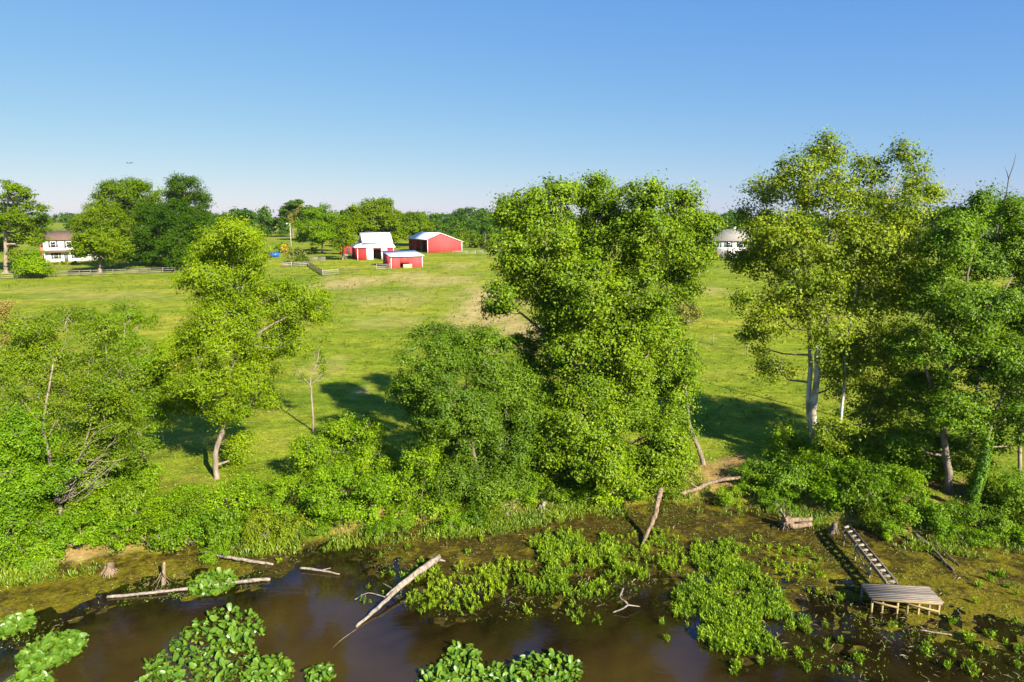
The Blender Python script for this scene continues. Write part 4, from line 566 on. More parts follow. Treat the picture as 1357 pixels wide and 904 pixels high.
def build_tree(name, key, label, cat, leaf, bark, cr=.5, per=20, size=.26, dens=1.9, aspect=.7, flat=.65, droop=0.0, twig=.4, group=None, seed=1, limb=1.0, twig_mat=None, fine=1.78):
    base, trunks, lobes = TREES[key]
    rng = np.random.default_rng(seed); rnd = random.Random(seed)
    root = thing(name, label, cat, base, 0, group)
    B = Vector(base)
    tm = MB(); spine = []
    for pts, r0, r1 in trunks:
        sp, rr = smooth_path([Vector(p) - B for p in pts], (r0, r1), 4, r0 * .18, rnd)
        if pts is trunks[0][0]: rr[0] *= 1.7; rr[1] *= 1.45; rr[2] *= 1.25; rr[3] *= 1.1
        tm.tube(sp, rr, 9 if r0 > .08 else 6, .07, rnd); spine += list(zip(sp, rr))
    tm.build('trunk', bark, root, True)
    lob = [(l[0] - B.x, l[1] - B.y, l[2] - B.z, *l[3:]) for l in lobes]
    bm = MB()
    for l in lob:
        c = Vector(l[:3]); best = None
        for p, r in spine:
            if p.z > c.z - .15 * l[5] and p.z > .8: continue
            dd = (c - p).length + abs(c.z - p.z) * .0 + .6 * max(0, (p - c).length - 2.5 * l[3])
            if best is None or dd < best[0]: best = (dd, p, r)
        if best is None: best = (0, spine[len(spine) // 2][0], spine[len(spine) // 2][1])
        p, r = best[1], min(best[2] * .55, .022 * l[3] * 2.2 + .03) * limb
        mid = p.lerp(c, .5) + Vector((rnd.uniform(-.15, .15), rnd.uniform(-.15, .15), -.08)) * (c - p).length
        sp, rr = smooth_path([p, mid, c + Vector((0, 0, .3 * l[5]))], (r, max(.012, r * .3)), 4, r * .4, rnd)
        bm.tube(sp, rr, 6, .05, rnd, False)
    pts, dirs, own = lobe_clusters(lob, rng, dens)
    for j, l in enumerate(lob):                       # twigs grow outward from cluster to cluster
        ids = np.nonzero(own == j)[0]
        if not len(ids): continue
        c0 = np.array(l[:3]) + np.array([0, 0, .3 * l[5]]); q = pts[ids]; dc = np.linalg.norm(q - c0, axis=1); od = np.argsort(dc); q = q[od]; dc = dc[od]
        drawn = [c0]; dd0 = max(dc[-1], .1)
        for k in range(len(q)):
            if rng.random() > twig and k > 2: continue
            A = np.array(drawn); s_ = Vector(A[int(np.argmin(np.linalg.norm(A - q[k], axis=1) + .25 * np.linalg.norm(A - c0, axis=1)))]); p = Vector(q[k]); drawn.append(q[k]); ln = (p - s_).length
            m_ = s_.lerp(p, .5) + Vector((rnd.uniform(-.12, .12), rnd.uniform(-.12, .12), rnd.uniform(-.12, .05))) * ln
            w = (.010 + .010 * l[3] * limb) * (1.15 - .7 * min(1, dc[k] / dd0))
            bm.tube([s_, m_, p], [w, w * .8, w * .45], 4, 0, rnd, False)
    br = bm.build('branches', twig_mat or bark, root, True); br['kind'] = 'stuff'
    V = crown_verts(pts, dirs, rng, cr, per * fine ** 2 * .95, size / fine, aspect, flat, droop)
    new_obj('crown', leaves_mesh('crown', V, leaf, 3), root)
    return root

# ------------------------------------------------------------------ ground and water
def axis(a, b, step, lo, hi, g):
    c = list(np.arange(a, b + 1e-6, step)); s = step; x = b
    while x < hi: s *= g; x += s; c.append(min(x, hi))
    s = step; x = a; l = []
    while x > lo: s *= g; x -= s; l.append(max(x, lo))
    return np.array(l[::-1] + c)
xs = axis(-34, 34, .3, -3500, 3500, 1.12); ys = axis(19, 46, .26, -3500, 4200, 1.06)
X, Y = np.meshgrid(xs, ys)
Z = height(X, Y)
nx, ny = len(xs), len(ys)
ii = (np.arange(ny - 1)[:, None] * nx + np.arange(nx - 1)[None, :]).ravel()
quads = np.stack([ii, ii + 1, ii + 1 + nx, ii + nx], 1)
D_ = Y - bank_y(X)
mud = 1 - sm((D_ + .2 + (fbm(X * .8, Y * .8, 31) - .5) * 2.0) / .9)
def spotmask(l):
    m = np.zeros_like(X)
    for x, y, a, b, w in l:
        q = np.sqrt(((X - x) / a) ** 2 + ((Y - y) / b) ** 2) + (fbm(X * 2.2 / a, Y * 2.2 / b, 41) - .5) * 1.3
        m = np.maximum(m, .95 * w * sm((1.25 - q) / .8))
    return m
bare = spotmask(BARE)
soil = np.maximum(spotmask(SOIL), sm((D_ - .1) / .8) * (1 - sm((D_ - 2.2 - fbm(X * .5, Y * .5, 44) * 3) / 1.6)) * .8)
wet = edge_y(X) - Y                               # metres out from the waterline

m, nt, N, L, bs = mat_new('ground')
def attr(n):
    a = N.new('ShaderNodeAttribute'); a.attribute_name = n; return a.outputs['Fac']
n_big = noise(N, L, .035, 5); n_mid = noise(N, L, .45, 5, rough=.65); n_fine = noise(N, L, 5.0, 6, rough=.7); n_str = noise(N, L, .12, 5, stretch=(.35, 1.6, 1), rough=.6)
r1 = ramp(N, [(.30, (.126, .185, .009)), (.48, (.198, .243, .016)), (.62, (.27, .268, .03)), (.8, (.34, .28, .05))]); L.new(n_str.outputs['Fac'], r1.inputs[0])
r2 = ramp(N, [(.35, (.74, .86, .8)), (.65, (1.18, 1.1, 1.02))]); L.new(n_big.outputs['Fac'], r2.inputs[0])
r3 = ramp(N, [(.3, (.62, .66, .6)), (.7, (1.3, 1.26, 1.25))]); L.new(n_mid.outputs['Fac'], r3.inputs[0])
r4 = ramp(N, [(.3, (.55, .58, .5)), (.7, (1.35, 1.32, 1.3))]); L.new(n_fine.outputs['Fac'], r4.inputs[0])
gcol = mixc(N, L, 1, r1.outputs[0], r2.outputs[0], 'MULTIPLY'); gcol = mixc(N, L, 1, gcol, r3.outputs[0], 'MULTIPLY'); gcol = mixc(N, L, 1, gcol, r4.outputs[0], 'MULTIPLY')
n_t = noise(N, L, 1.5, 4, rough=.75, stretch=(.7, 1.3, 1)); r5 = ramp(N, [(.3, (.55, .66, .5)), (.5, (1, 1, 1)), (.7, (1.3, 1.18, 1.3))]); L.new(n_t.outputs['Fac'], r5.inputs[0]); gcol = mixc(N, L, 1, gcol, r5.outputs[0], 'MULTIPLY')
rb = ramp(N, [(.3, (.30, .22, .075)), (.7, (.50, .37, .16))]); L.new(n_mid.outputs['Fac'], rb.inputs[0])
bf = math_n(N, L, 'MULTIPLY', attr('bare'), math_n(N, L, 'ADD', n_fine.outputs['Fac'], .45), True)
gcol = mixc(N, L, bf, gcol, rb.outputs[0])
rs = ramp(N, [(.3, (.16, .085, .035)), (.55, (.30, .18, .075)), (.75, (.20, .20, .04))]); L.new(n_mid.outputs['Fac'], rs.inputs[0])
gcol = mixc(N, L, attr('soil'), gcol, mixc(N, L, 1, rs.outputs[0], r4.outputs[0], 'MULTIPLY'))
# the flats: brown mud with mats of yellow-green algae
n_a = noise(N, L, .9, 6, rough=.7); n_b = noise(N, L, 3.2, 5, rough=.7, stretch=(.6, 1.2, 1))
rm = ramp(N, [(.25, (.022, .015, .003)), (.5, (.050, .037, .006)), (.75, (.11, .088, .016))]); L.new(n_b.outputs['Fac'], rm.inputs[0])
ra = ramp(N, [(.3, (.07, .062, .004)), (.6, (.17, .138, .009)), (.8, (.28, .225, .06))]); L.new(n_fine.outputs['Fac'], ra.inputs[0])
rk = ramp(N, [(.46, (0, 0, 0)), (.58, (1, 1, 1))])
n_c = noise(N, L, .28, 3); L.new(math_n(N, L, 'ADD', math_n(N, L, 'ADD', n_a.outputs['Fac'], attr('algae')), math_n(N, L, 'MULTIPLY', math_n(N, L, 'SUBTRACT', n_c.outputs['Fac'], .5), .55)), rk.inputs[0])
mcol = mixc(N, L, rk.outputs[0], rm.outputs[0], ra.outputs[0])
mcol = mixc(N, L, attr('deep'), mcol, (.030, .018, .006))
col = mixc(N, L, attr('mud'), gcol, mcol)
L.new(col, bs.inputs['Base Color'])
rw_ = ramp(N, [(.42, (.38, .38, .38)), (.6, (.95, .95, .95))]); L.new(n_a.outputs['Fac'], rw_.inputs[0])
L.new(mixc(N, L, attr('mud'), (.95, .95, .95), rw_.outputs[0]), bs.inputs['Roughness'])
bs.inputs['Specular IOR Level'].default_value = .06
bump(N, L, math_n(N, L, 'ADD', n_fine.outputs['Fac'], math_n(N, L, 'MULTIPLY', n_mid.outputs['Fac'], 1.5)), .9, .12, bs)
ground_mat = m
# algae: thick on the left flat and round the dock, thin in the middle
algae = np.full_like(X, -.09)
for ax, ay, ra_, w in ((-20, 30, 5.5, .20), (-16, 32, 4, .14), (19, 28, 6, .14), (24, 30, 6, .15), (16, 33, 4, .10), (3, 37, 7, .03), (-5, 34, 4, .02), (26, 25.5, 4, .05)):
    algae += w * np.exp(-(((X - ax) / ra_) ** 2 + ((Y - ay) / (ra_ * .6)) ** 2))
algae -= .15 * sm((wet + .8) / 3.0)
deep = sm((wet + .2) / 3.8)
me = mesh_np('ground', np.stack([X, Y, Z], -1).reshape(-1, 3), quads, np.full(len(quads), 4), ground_mat, True,
             dict(mud=mud.ravel(), bare=bare.ravel(), soil=soil.ravel(), algae=algae.ravel(), deep=deep.ravel()))
g_ = new_obj('ground', me); g_['kind'] = 'structure'

m, nt, N, L, bs = mat_new('pond_water'); N.remove(bs)
tr = N.new('ShaderNodeBsdfTransparent'); tr.inputs[0].default_value = (.80, .68, .50, 1)
df = N.new('ShaderNodeBsdfDiffuse'); df.inputs[0].default_value = (.060, .036, .009, 1)
n1 = noise(N, L, .35, 3); rr_ = ramp(N, [(.3, (.7, .7, .7)), (.7, (1, 1, 1))]); L.new(n1.outputs['Fac'], rr_.inputs[0])
mk = N.new('ShaderNodeAttribute'); mk.attribute_name = 'murk'
murk = math_n(N, L, 'MULTIPLY', mk.outputs['Fac'], rr_.outputs[0], True)
body = N.new('ShaderNodeMixShader'); L.new(murk, body.inputs[0]); L.new(tr.outputs[0], body.inputs[1]); L.new(df.outputs[0], body.inputs[2])
gl = N.new('ShaderNodeBsdfGlossy'); gl.inputs['Roughness'].default_value = .045; gl.inputs[0].default_value = (1, 1, 1, 1)
n2 = noise(N, L, 2.2, 3, stretch=(.5, 1.4, 1)); bp = N.new('ShaderNodeBump'); bp.inputs['Strength'].default_value = .10; bp.inputs['Distance'].default_value = .05
L.new(n2.outputs['Fac'], bp.inputs['Height']); L.new(bp.outputs[0], gl.inputs['Normal'])
fr = N.new('ShaderNodeFresnel'); fr.inputs[0].default_value = 1.52; L.new(bp.outputs[0], fr.inputs['Normal'])
mx = N.new('ShaderNodeMixShader'); L.new(fr.outputs[0], mx.inputs[0]); L.new(body.outputs[0], mx.inputs[1]); L.new(gl.outputs[0], mx.inputs[2])
L.new(mx.outputs[0], N['Material Output'].inputs[0])
wx = axis(-34, 34, .8, -400, 400, 1.3); wy = np.append(axis(18, 43.6, .6, -110, 43.7, 1.25)[:-1], 44.0)
WX, WY = np.meshgrid(wx, wy); dep = np.clip(-height(WX, WY), 0, 3)      # silt held in the water hides the bed as it deepens
ii = (np.arange(len(wy) - 1)[:, None] * len(wx) + np.arange(len(wx) - 1)[None, :]).ravel()
w_ = new_obj('water', mesh_np('water', np.stack([WX, WY, WX * 0], -1).reshape(-1, 3), np.stack([ii, ii + 1, ii + 1 + len(wx), ii + len(wx)], 1), np.full(len(ii), 4), m, False, dict(murk=(.12 + .78 * (1 - np.exp(-dep * 7))).ravel())))
w_['kind'] = 'structure'

# ------------------------------------------------------------------ trees on the bank
BK = 'trees standing along the pond bank'
build_tree('locust_tree', 'locust', 'tall bright yellow-green tree with tiered boughs and a curved bare lower trunk', 'tree', M['leaf_locust'], M['bark_pale'], cr=.48, per=26, size=.26, dens=2.1, aspect=.45, droop=.5, seed=11, group=BK)
build_tree('walnut_tree', 'walnut', 'slender green tree with a short bare trunk in the grass behind the airy tree', 'tree', M['leaf_locust'], M['bark_pale'], cr=.5, per=22, size=.26, dens=1.8, aspect=.42, droop=.5, seed=12, group=BK)
build_tree('airy_tree', 'airy', 'airy olive-green tree with a pale crooked leaning trunk and bare dead limbs', 'tree', M['leaf_airy'], M['bark_pale'], cr=.45, per=20, size=.20, dens=2.4, aspect=.5, seed=13, twig=.6, group=BK)
build_tree('thicket_tree', 'left_thicket_tree', 'dense leafy low tree rising straight from the bank left of the pale clay scar', 'tree', M['leaf_bush'], M['bark'], cr=.4, per=22, size=.19, dens=2.8, seed=14, group=BK)
build_tree('thin_tree', 'thin', 'thin dying sapling with a forked bare trunk and a few tufts of leaves', 'tree', M['leaf_airy'], M['bark_pale'], cr=.32, per=14, size=.2, dens=1.7, seed=15, twig=.9, group=BK)
build_tree('dense_tree', 'dense', 'rounded dense dark green tree in front of the great cottonwood', 'tree', M['leaf_dense'], M['bark'], cr=.45, per=26, size=.21, dens=2.6, aspect=.6, droop=.3, seed=16, group=BK)
build_tree('cottonwood_tree', 'cottonwood', 'great broad-crowned cottonwood with glinting leaves, widest tree on the bank', 'tree', M['leaf_cotton'], M['bark'], cr=.5, per=24, size=.24, dens=2.1, aspect=.8, seed=17, group=BK)
build_tree('leaning_tree', 'leaner', 'green tree on a bent bare trunk leaning against the great cottonwood', 'tree', M['leaf_maple'], M['bark'], cr=.48, per=22, size=.24, dens=2.0, aspect=.75, seed=18, group=BK)
build_tree('sycamore_tree', 'sycamore', 'tall open sycamore with white mottled twin trunks and sparse leaves', 'tree', M['leaf_syc'], M['bark_syc'], cr=.58, per=12, size=.25, dens=2.7, aspect=.85, seed=19, twig=.5, group=BK, twig_mat=M['bark'])
build_tree('maple_tree', 'maple', 'dense deep green maple with a dark trunk beside the ivy-clad tree', 'tree', M['leaf_maple'], M['bark'], cr=.48, per=24, size=.22, dens=2.2, aspect=.8, seed=20, group=BK)
ivy_tree = build_tree('ivy_clad_tree', 'ivy_tree', 'leaning tree whose pale trunk is wrapped in bright ivy', 'tree', M['leaf_maple'], M['bark_pale'], cr=.48, per=22, size=.22, dens=2.1, aspect=.8, seed=21, group=BK)
for k, (key, lab) in enumerate((('bush_e', 'tall leafy bush behind the pale crooked trunk of the airy tree'), ('bush_f', 'bushy green growth hanging round the foot of the sycamore'), ('bush_a', 'tall light green bush behind the rounded bank bushes, beside the thin sapling'), ('bush_b', 'broad rounded bright bush overhanging the brown inlet of the pond'),
                                ('bush_c', 'pointed bright green bush between the inlet and the dense dark tree'), ('bush_d', 'wide low light green bush under the yellow-green locust tree'))):
    build_tree('bank_bush', key, lab, 'bush', M['leaf_bush'] if k in (0, 1, 2, 4) else M['leaf_shrub'], M['bark'], cr=.36, per=22, size=.19, dens=3.0, seed=31 + k, group='large bushes on the bank')

build_tree('tan_topped_shrub', 'tan_top', 'tall shrub with a tan dry top rising behind the airy olive tree', 'shrub', M['leaf_brown'], M['bark'], cr=.35, per=22, size=.18, dens=2.6, seed=41)
build_tree('edge_tree', 'edge_tree', 'slim tree with a bare reddish trunk right of the maple', 'tree', M['leaf_maple'], M['bark_pale'], cr=.45, per=20, size=.22, dens=2.0, seed=42, group=BK)
snag = thing('dead_snag', 'thin bare dead treetop poking above the maple crown', 'tree', (33.2, 47.5, hz(33.2, 47.5)))
m = MB(); sp, rr = smooth_path([(0, 0, -.3), (.2, 0, 6), (-.1, .1, 12), (.25, 0, 17), (.75, 0, 20.9)], (.16, .015), 4, .05, random.Random(3)); m.tube(sp, rr, 7); m.build('trunk', M['bark_dark'], snag, True)
rnd = random.Random(5)
for k in range(7):
    q = sp[8 + k]; e = q + Vector((rnd.uniform(-.5, .7), rnd.uniform(-.4, .4), rnd.uniform(.4, 1.0))); m = MB(); m.tube([q, q.lerp(e, .5) + Vector((.05, 0, 0)), e], [.025, .016, .006], 4); m.build('branch', M['bark_dark'], snag, True)

# ivy round the leaning trunk
rng = np.random.default_rng(77)
pts, rr = smooth_path([Vector(p) - Vector(TREES['ivy_tree'][0]) for p in TREES['ivy_tree'][1][0][0]], (.2, .08), 6)
P_ = []; N_ = []
for _ in range(2600):
    k = int(rng.integers(5, len(pts) - 8)); a = rng.random() * 6.283; d = Vector((math.cos(a), math.sin(a), 0)); f = (k / len(pts))
    P_.append(pts[k] + d * (rr[k] + .04 + rng.random() * .12 * (1 + f)) + Vector((0, 0, rng.uniform(-.15, .15)))); N_.append(d + Vector((0, 0, .3)))
new_obj('ivy', leaves_mesh('ivy', leaf_geo(np.array(P_), np.array(N_) + rng.normal(size=(2600, 3)) * .3, rng.uniform(.09, .17, 2600), .8, rng), M['ivy']), ivy_tree)

# bare dead limbs on the airy tree
airy = [o for o in C.objects if o.name.startswith('airy_tree')][0]
rnd = random.Random(4); dm = MB(); B0 = Vector(TREES['airy'][0])
for k in range(9):
    s = Vector((rnd.uniform(-.2, .6), rnd.uniform(-.6, -.2), rnd.uniform(.6, 2.0)))
    e = s + Vector((rnd.uniform(1.6, 4.4), rnd.uniform(-1.5, .2), rnd.uniform(.4, 4.2)))
    mid = s.lerp(e, .5) + Vector((0, 0, rnd.uniform(-.5, .3)))
    sp, rr = smooth_path([s, mid, e], (.05, .012), 5, .05, rnd); dm.tube(sp, rr, 5)
    for j in range(4):
        q = sp[3 + j * 2 if 3 + j * 2 < len(sp) else -2]; e2 = q + Vector((rnd.uniform(.2, 1.2), rnd.uniform(-.6, .4), rnd.uniform(-.1, 1.0)))
        dm.tube([q, q.lerp(e2, .5) + Vector((0, 0, .1)), e2], [.02, .014, .006], 4)
dl = dm.build('dead_limbs', M['drift'], airy, True); dl['label'] = 'bare pale dead limbs'

# ------------------------------------------------------------------ thicket shrubs (a few grown shapes, copied)
def shrub_proto(seed, leaf, nl=7, size=.066, dens=7.0, per=56, squat=.8):
    rng = np.random.default_rng(seed); rnd = random.Random(seed); lob = []
    for k in range(nl):
        a = k * 2.4 + rnd.uniform(-.4, .4); d = rnd.uniform(.25, .62) if k else 0
        r = rnd.uniform(.34, .52)
        lob.append((math.cos(a) * d, math.sin(a) * d, (.62 + rnd.uniform(-.25, .28)) * squat, r, r, r * .85, 1.0))
    pts, dirs, own = lobe_clusters(lob, rng, dens, thick=1.0)
    V = crown_verts(pts, dirs, rng, .17, per, size, .65)
    cm = leaves_mesh('foliage', V, leaf, 3)
    sm_ = MB()
    for l in lob:
        e = Vector(l[:3]); sm_.tube([Vector((e.x * .15, e.y * .15, -.1)), e * .5 + Vector((0, 0, -.05)), e], [.03, .022, .01], 5)
    flat = [i for f in sm_.f for i in f]
    st = mesh_np('stem', np.array(sm_.v), flat, [len(f) for f in sm_.f], M['bark'])
    return cm, st
protos = [shrub_proto(s, M[('leaf_shrub', 'leaf_bush', 'leaf_maple', 'leaf_shrub', 'leaf_cotton', 'leaf_lime', 'leaf_bush')[s - 51]], 6 + s % 3) for s in range(51, 58)]
rnd = random.Random(8)
def place_shrub(i, loc, r, label, group, name='leafy_shrub', pr=None, cat='shrub', sz=1.0):
    cm, st = (pr or protos)[i % len(pr or protos)]
    t = thing(name, label, cat, loc, rnd.uniform(0, 6.28), group)
    t.scale = (r * rnd.uniform(.85, 1.15), r * rnd.uniform(.85, 1.15), r * rnd.uniform(.75, 1.45) * sz)
    new_obj('foliage', cm, t); new_obj('stem', st, t); return t
for i, (x, y, z, r) in enumerate(SHRUBS):
    where = next(w for lim, w in ((-22.5, 'at the foot of the airy olive tree'), (-14.5, 'between the algae flat and the locust tree'), (-5, 'beside the brown inlet under the rounded bushes'), (3.2, 'at the foot of the dense dark tree'),
                                  (11.5, 'under the great cottonwood above the bright grass'), (19, 'between the bent trunk and the top of the boardwalk'), (99, 'behind the bank top under the maple' if y > 40.5 else ('just right of the boardwalk top' if x < 22.5 else 'round the foot of the ivy-clad tree'))) if x < lim)
    place_shrub(i, (x, y, hz(x, y) - .05), r, 'leafy green thicket shrub ' + where, 'thicket shrubs ' + where)

# ------------------------------------------------------------------ marsh plants, pads, grasses
def blades(base, d, length, width, rng):
    """pointed upright leaves: base points, directions"""
    n = len(base); d = d / np.linalg.norm(d, axis=1, keepdims=True)
    s = np.cross(d, np.array([0, 0, 1.0]) + rng.normal(size=(n, 3)) * .3); s /= np.maximum(np.linalg.norm(s, axis=1, keepdims=True), 1e-5)
    V = np.empty((n, 4, 3), np.float32); l = length[:, None]; w = width[:, None] if np.ndim(width) else width
    V[:, 0] = base; V[:, 2] = base + d * l - np.array([0, 0, .12]) * l
    mid = base + d * l * .55 + np.array([0, 0, .03]) * l
    V[:, 1] = mid + s * w * .5; V[:, 3] = mid - s * w * .5
    return V.reshape(-1, 3)
def plant_verts(px, py, pz_, rng, h=.34, per=20, w=.042, spread=.40):
    n = len(px); idx = np.repeat(np.arange(n), per); m = len(idx)
    hh = h * rng.uniform(.6, 1.3, n)[idx]
    a = rng.random(m) * 6.283; lv = rng.random(m)
    base = np.stack([px[idx], py[idx], pz_[idx] + hh * lv * .65], 1) + rng.normal(size=(m, 3)) * .03
    d = np.stack([np.cos(a) * spread, np.sin(a) * spread, .35 + .8 * rng.random(m)], 1)
    return blades(base, d, hh * rng.uniform(.35, .65, m), w * rng.uniform(.7, 1.4, m), rng)
rng = np.random.default_rng(3)
bed_labels = ['bed of upright bright marsh plants beside the forked grey log', 'wide bed of upright marsh plants at the foot of the leaning dead trunk', 'loose strip of marsh plants right of the leaning dead trunk',
              'largest bed of marsh plants standing in water left of the dock', 'small scattered tufts of marsh plants along the open water', 'little marsh plants round the thin end of the forked log', 'sparse marsh plants on the mud beside the stepped boardwalk']
bed_d = [15, 24, 14, 26, 7, 7, 9]
for k, ells in enumerate(BEDS):
    V = []
    for x, y, a, b in ells:
        n = int(math.pi * a * b * bed_d[k]) + 2
        r = np.sqrt(rng.random(n)) * 1.05; t = rng.random(n) * 6.283
        px = x + np.cos(t) * r * a; py = y + np.sin(t) * r * b
        ok = fbm(px * .9, py * .9, 60 + k) > .40
        px, py = px[ok], py[ok]
        if len(px): V.append(plant_verts(px, py, np.maximum(height(px, py), 0) - .02, rng, h=.40 if k in (1, 3) else .34))
    o = new_obj('marsh_plants', leaves_mesh('marsh_plants', np.concatenate(V), M['sprout'])); tag(o, bed_labels[k], 'marsh plants', None, 'stuff')
# countable single plants on the mud
sp_meshes = []
for k in range(5):
    n = 5 + k; px = rng.normal(size=n) * .07; py = rng.normal(size=n) * .07
    sp_meshes.append(leaves_mesh('marsh_sprout', plant_verts(px, py, np.zeros(n), rng, h=.32, per=13), M['sprout']))
rnd = random.Random(2)
for i, (x, y, z) in enumerate(SPROUTS):
    o = new_obj('marsh_sprout', sp_meshes[i % 5]); o.location = (x, y, max(hz(x, y), 0) - .02); o.rotation_euler.z = rnd.uniform(0, 6.28)
    s = rnd.uniform(.8, 1.35); o.scale = (s, s, s)
    where = 'round the inlet and grey log' if x < 3 else ('between the largest marsh bed and the dock' if x < 17 else ('in front of the dock and loose board' if y < 28.6 else 'right of the dock toward the rotting poles'))
    tag(o, 'single small marsh plant on mud ' + where, 'marsh plant', 'single marsh plants ' + where)
# specks of low growth over the flats
n = 30000; px = rng.uniform(-30, 32, n); py = rng.uniform(22, 41, n)
e = edge_y(px); b = bank_y(px); ok = (py > e - .6) & (py < b + .4) & (fbm(px * .45, py * .45, 71) + rng.random(n) * .30 > .61)
px, py = px[ok], py[ok]
o = new_obj('flat_growth', leaves_mesh('flat_growth', plant_verts(px, py, np.maximum(height(px, py), 0) - .02, rng, h=.12, per=4, w=.035, spread=.8), M['blade']))
tag(o, 'low sparse green growth speckling the mud flats', 'ground cover', None, 'stuff')
M['litter'] = leaf_mat('dead_litter', (.09, .06, .03), (.20, .14, .075), (.36, .28, .17), trans=.05, gloss=.0)
n = 16000; px = rng.uniform(-30, 32, n); py = rng.uniform(22, 43, n); e = edge_y(px); b = bank_y(px)
ok = (py > e - .3) & (py < b + 2.2) & (fbm(px * .6, py * .6, 75) + rng.random(n) * .3 > .60); px, py = px[ok], py[ok]
dd = rng.normal(size=(len(px), 3)); dd[:, 2] = np.abs(dd[:, 2]) * .25 + .05
o = new_obj('dead_litter', leaves_mesh('dead_litter', blades(np.stack([px, py, np.maximum(height(px, py), 0) + .005], 1), dd, rng.uniform(.08, .45, len(px)), rng.uniform(.015, .05, len(px)), rng), M['litter'])); tag(o, 'dead reeds, twigs and leaf litter strewn over the mud', 'debris', None, 'stuff')
# tall grass fringing the bank
n = 20000; px = rng.uniform(-30, 32, n); d = rng.uniform(-1.8, 2.2, n); py = bank_y(px) + d
ok = (fbm(px * .35, py * .35, 81) + rng.random(n) * .2 > .56) | ((np.abs(px - 2.5) < 4.5) & (np.abs(d) < 1.2) & (rng.random(n) < .8)) | ((np.abs(px + 14) < 2.5) & (rng.random(n) < .6)); px, py = px[ok], py[ok]
o = new_obj('bank_grass', leaves_mesh('bank_grass', plant_verts(px, py, np.maximum(height(px, py), 0) - .03, rng, h=.5, per=5, w=.035, spread=.35), M['blade']))
tag(o, 'tall bright green grass fringing the water side of the bank', 'grass', None, 'stuff')
# meadow tufts on the near pasture
n = 24000; py = 40 + 75 * rng.random(n) ** 1.5; px = rng.uniform(-1, 1, n) * (py * .85)
ok = py > bank_y(px) + 2.2; px, py = px[ok], py[ok]
o = new_obj('meadow_grass', leaves_mesh('meadow_grass', plant_verts(px, py, height(px, py) - .02, rng, h=.2, per=3, w=.05, spread=.7), M['blade_meadow']))
tag(o, 'short yellow-green pasture grass beyond the bank trees', 'grass', None, 'stuff')

n = 5200; py = 52 + 130 * rng.random(n) ** 1.2; px = rng.uniform(-1, 1, n) * (py * .8); ok = fbm(px * .05, py * .05, 91) > .42; px, py = px[ok], py[ok]
o = new_obj('pasture_weeds', leaves_mesh('pasture_weeds', plant_verts(px, py, height(px, py) - .03, rng, h=.42, per=8, w=.13, spread=1.1), M['weed']))
tag(o, 'coarse tufts of weeds and longer grass dotting the pasture', 'weeds', None, 'stuff')

def pad_mesh(seed):
    """one broad heart-shaped leaf, cupped, on its stalk"""
    r = random.Random(seed); m = MB(); ring = []; N_ = 11
    for k in range(N_):
        t = 2 * math.pi * k / N_ + .28
        q = .5 * (1 - .28 * max(0, math.cos(t)) ** 6 + .42 * max(0, -math.cos(t)) ** 4)
        x = math.cos(t) * q * 1.08; y = math.sin(t) * q * (.72 if math.cos(t) < 0 else .80)
        ring.append((x, y, .16 * (y * y * 3.6 + x * x * .9) + r.uniform(-.015, .015)))
    m.add([(0, 0, 0)] + [(a * .55, b * .55, c * .42) for a, b, c in ring] + ring,
          [(0, 1 + k, 1 + (k + 1) % N_) for k in range(N_)] + [(1 + k, 1 + N_ + k, 1 + N_ + (k + 1) % N_, 1 + (k + 1) % N_) for k in range(N_)])
    m.tube([(.18, 0, .02), (.26, .02, -.5), (.22, .05, -1.2)], [.022, .022, .02], 4, cap=False)
    return mesh_np('leaf', np.array(m.v), [i for f in m.f for i in f], [len(f) for f in m.f], M['pad'], True)
pm = [pad_mesh(s) for s in range(5)]
pad_labels = ['large patch of broad glossy pond leaves with a forked upper end', 'small oval patch of pond leaves alone on open water near the algae flat', 'little patch of pond leaves at the tip of the algae flat',
              'patch of pond leaves lying against the long pale floating log', 'small patch of pond leaves just off the large forked patch', 'tiniest tuft of pond leaves between the two large patches', 'sliver of pond leaves near the small oval patch', 'wide low patch of pond leaves in line with the forked grey log']
rnd = random.Random(12)
for k, ells in enumerate(PADS):
    cx = sum(q[0] for q in ells) / len(ells); cy = sum(q[1] for q in ells) / len(ells)
    t = thing('pond_leaf_patch', pad_labels[k], 'water plant', (cx, cy, 0), 0, 'patches of broad pond leaves')
    pos = []; tries = 0
    while tries < 9000 and len(pos) < 300:
        tries += 1
        x, y, a, b = rnd.choice(ells); r = math.sqrt(rnd.random()); an = rnd.uniform(0, 6.283)
        p = (x + math.cos(an) * r * a, y + math.sin(an) * r * b)
        if p[1] < 23.4: continue
        if all((p[0] - q[0]) ** 2 + (p[1] - q[1]) ** 2 > .122 ** 2 for q in pos): pos.append(p)
    lo = np.array([(q[0] - cx + rng.normal() * .08, q[1] - cy + rng.normal() * .08, rng.uniform(.02, .1)) for q in pos for _ in range(5)])
    und = new_obj('young_leaves', leaves_mesh('young_leaves', leaf_geo(lo, rng.normal(size=lo.shape) * .4 + np.array([0, 0, 1.0]), rng.uniform(.1, .2, len(lo)), .8, rng), M['pad']), t); und['kind'] = 'stuff'
    for p in pos:
        o = new_obj('leaf', rnd.choice(pm), t)
        s = rnd.choice((.13, .17, .2, .23, .26, .3)) * rnd.uniform(.9, 1.1); h = rnd.uniform(.05, .32)
        o.location = (p[0] - cx, p[1] - cy, h)
        o.rotation_mode = 'ZYX'; o.rotation_euler = (rnd.gauss(.3, .55), rnd.gauss(.12, .5), rnd.uniform(0, 6.28)); o.scale = (s, s * rnd.uniform(.85, 1.1), s)

